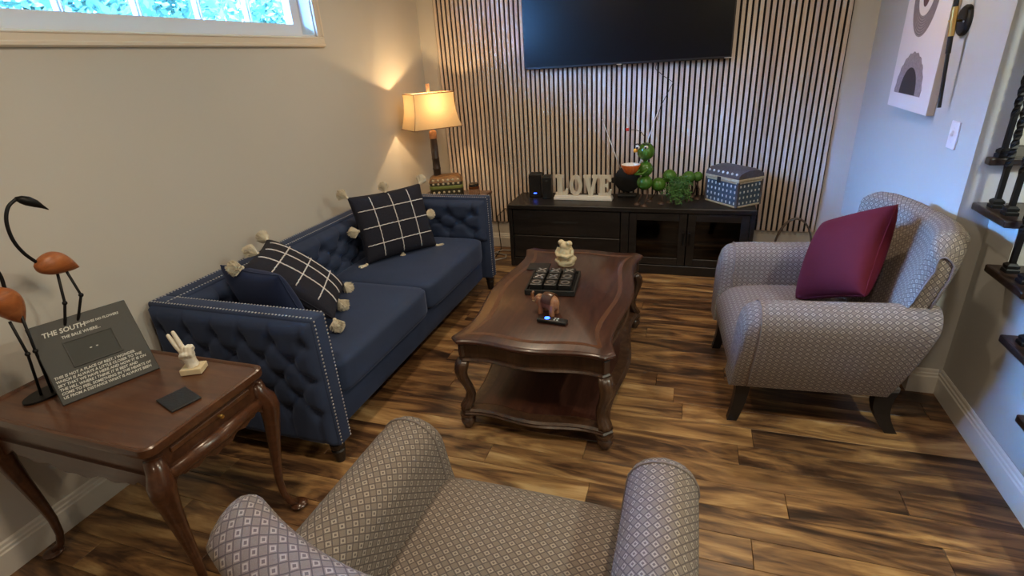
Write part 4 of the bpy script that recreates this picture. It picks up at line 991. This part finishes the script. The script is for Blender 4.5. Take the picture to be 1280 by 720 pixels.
# ------------------------------------------------------------------ right wall: canvas, sconce, switch
ca = thing('canvas_art', 'tall white canvas with grey arches and nested ovals', 'painting', (XR, 3.44, 1.232))
MB().box((-.0185, 0, .42), (.033, .60, .84), .002).build('stretcher', MAT['canvside'], ca)
MB().box((-.0355, 0, .42), (.0015, .598, .838)).build('canvas_face', MAT['canvas'], ca)
YZ = Matrix(((0, 0, -1, -.0362), (1, 0, 0, 0), (0, 1, 0, 0), (0, 0, 0, 1)))
def ell(cy, cz, a, b, t0=0, t1=2*PI, n=40): return [(cy+a*math.cos(t0+(t1-t0)*i/n), cz+b*math.sin(t0+(t1-t0)*i/n)) for i in range(n+(0 if t1-t0 > 6 else 1))]
def wav(p, c, amp): return [(c[0]+(x-c[0])*(1+amp*math.sin(i*1.7)), c[1]+(y-c[1])*(1+amp*math.sin(i*1.7))) for i, (x, y) in enumerate(p)]
MB().prism(wav(ell(.030, .075, .20, .205, 0, PI), (.03, .075), .02), 0, .0004, YZ).build('painted_arch', MAT['artgrey'], ca)
MB().prism(ell(.032, .077, .118, .13, 0, PI), .0004, .0009, YZ).build('painted_arch', MAT['artdark'], ca)
MB().prism(ell(.032, .555, .172, .205), 0, .0004, YZ).build('painted_oval', MAT['artgrey'], ca)
for k in range(7):
    a_, b_ = .165-.0095*k, .197-.0125*k
    rg = MB(); rg.loft([[(y, z, h) for y, z in ell(.032, .555, a_+o, b_+o)] for o, h in ((0, .0004), (0, .0009), (-.003, .0009), (-.003, .0004))], loop=True, T=YZ); rg.build('painted_line', MAT['artline'], ca)
MB().prism(ell(.032, .555, .105, .108), .0005, .0011, YZ).build('painted_oval', MAT['canvas'], ca)
MB().prism(ell(.032, .555, .047, .068), .0012, .0016, YZ).build('painted_oval', MAT['artbrown'], ca)
sc_ = thing('wall_sconce', 'black and brass wall sconce mounted beside the canvas', 'sconce', (XR, 3.05, 1.64))
MB().lathe([(.001, 0), (.062, 0), (.062, .012), (.056, .018), (.001, .018)], 36, RY(-PI/2)).build('backplate', MAT['blackmat'], sc_, 40)
MB().tube([(-.015, 0, 0), (-.075, -.035, .0)], .005, 10).build('arm', MAT['brass'], sc_, True)
MB().ball((-.02, -.03, -.005), .004, 8, 6).build('screw', MAT['silver'], sc_)
ax0, ax1 = Vector((-.040, -.055, -.355)), Vector((-.090, -.030, .42))
def along(z): return ax0.lerp(ax1, (z-ax0.z)/(ax1.z-ax0.z))
MB().tube([along(-.355), along(-.13), along(-.129), along(-.06)], [.0075, .0075, .010, .010], 14).build('lower_tube', MAT['blackmat'], sc_, 40)
MB().tube([along(-.06), along(.055)], [.0125, .0125], 16).build('brass_sleeve', MAT['brass'], sc_, 40)
MB().tube([along(.055), along(.12), along(.121), along(.42)], [.010, .010, .0075, .0075], 14).build('upper_tube', MAT['blackmat'], sc_, 40)
sw = thing('light_switch', 'white light switch plate on the right wall below the sconce', 'switch', (XR, 2.873, 1.18))
MB().box((-.004, 0, 0), (.007, .085, .117), .003, 2).build('plate', MAT['plate'], sw)
MB().box((-.012, 0, .004), (.012, .010, .022), .002, 1, RY(.3)).build('toggle', MAT['plate'], sw)
for z in (-.03, .03): MB().ball((-.0077, 0, z), (.001, .003, .003), 8, 5).build('screw', MAT['silver'], sw)

# ------------------------------------------------------------------ balusters and handrail
BH = 1.0
bm_ = MB(); hs_ = .0085
rings = []
for i in range(61):
    z = BH*i/60; tw = 0 if z < .16 else (min(z, .62)-.16)*2*PI/.155
    hh = hs_ if not (.16 < z < .62) else hs_*1.12
    rings.append([(hh*1.41*math.cos(tw+PI/4+PI/2*k), hh*1.41*math.sin(tw+PI/4+PI/2*k), z) for k in range(4)])
BAL = MB().loft(rings).mesh('bar', MAT['iron'])
SHO = MB()
for z0, z1, h0, h1 in ((0, .012, .021, .021), (.012, .018, .021, .015), (.018, .028, .019, .019), (.028, .036, .019, .011)):
    SHO.loft([[(p*h, q*h, z) for p, q in ((-1, -1), (1, -1), (1, 1), (-1, 1))] for z, h in ((z0, h0), (z1, h1))])
SHO = SHO.mesh('shoe', MAT['iron'])
ordn = ['nearest the pillar', 'second from the pillar', 'third from the pillar', 'fourth from the pillar', 'fifth from the pillar', 'sixth from the pillar', 'seventh from the pillar']
for i, (k, y) in enumerate([(0, 2.627), (1, 2.565), (1, 2.455), (2, 2.335), (2, 2.225), (3, 2.105), (3, 1.995)]):
    b_ = thing('baluster', 'black twisted iron stair baluster, '+ordn[i], 'baluster', (1.168, y, RISE*(6-k)), 0, 'twisted stair balusters')
    link('bar', BAL, b_); link('shoe', SHO, b_)
tag(MB().tube([(1.168, 1.93, .545+1.0), (1.168, 2.63, 1.128+1.02)], .024, 14).build('handrail', MAT['stair'], None, True), 'dark wooden stair handrail above the twisted balusters', 'handrail')
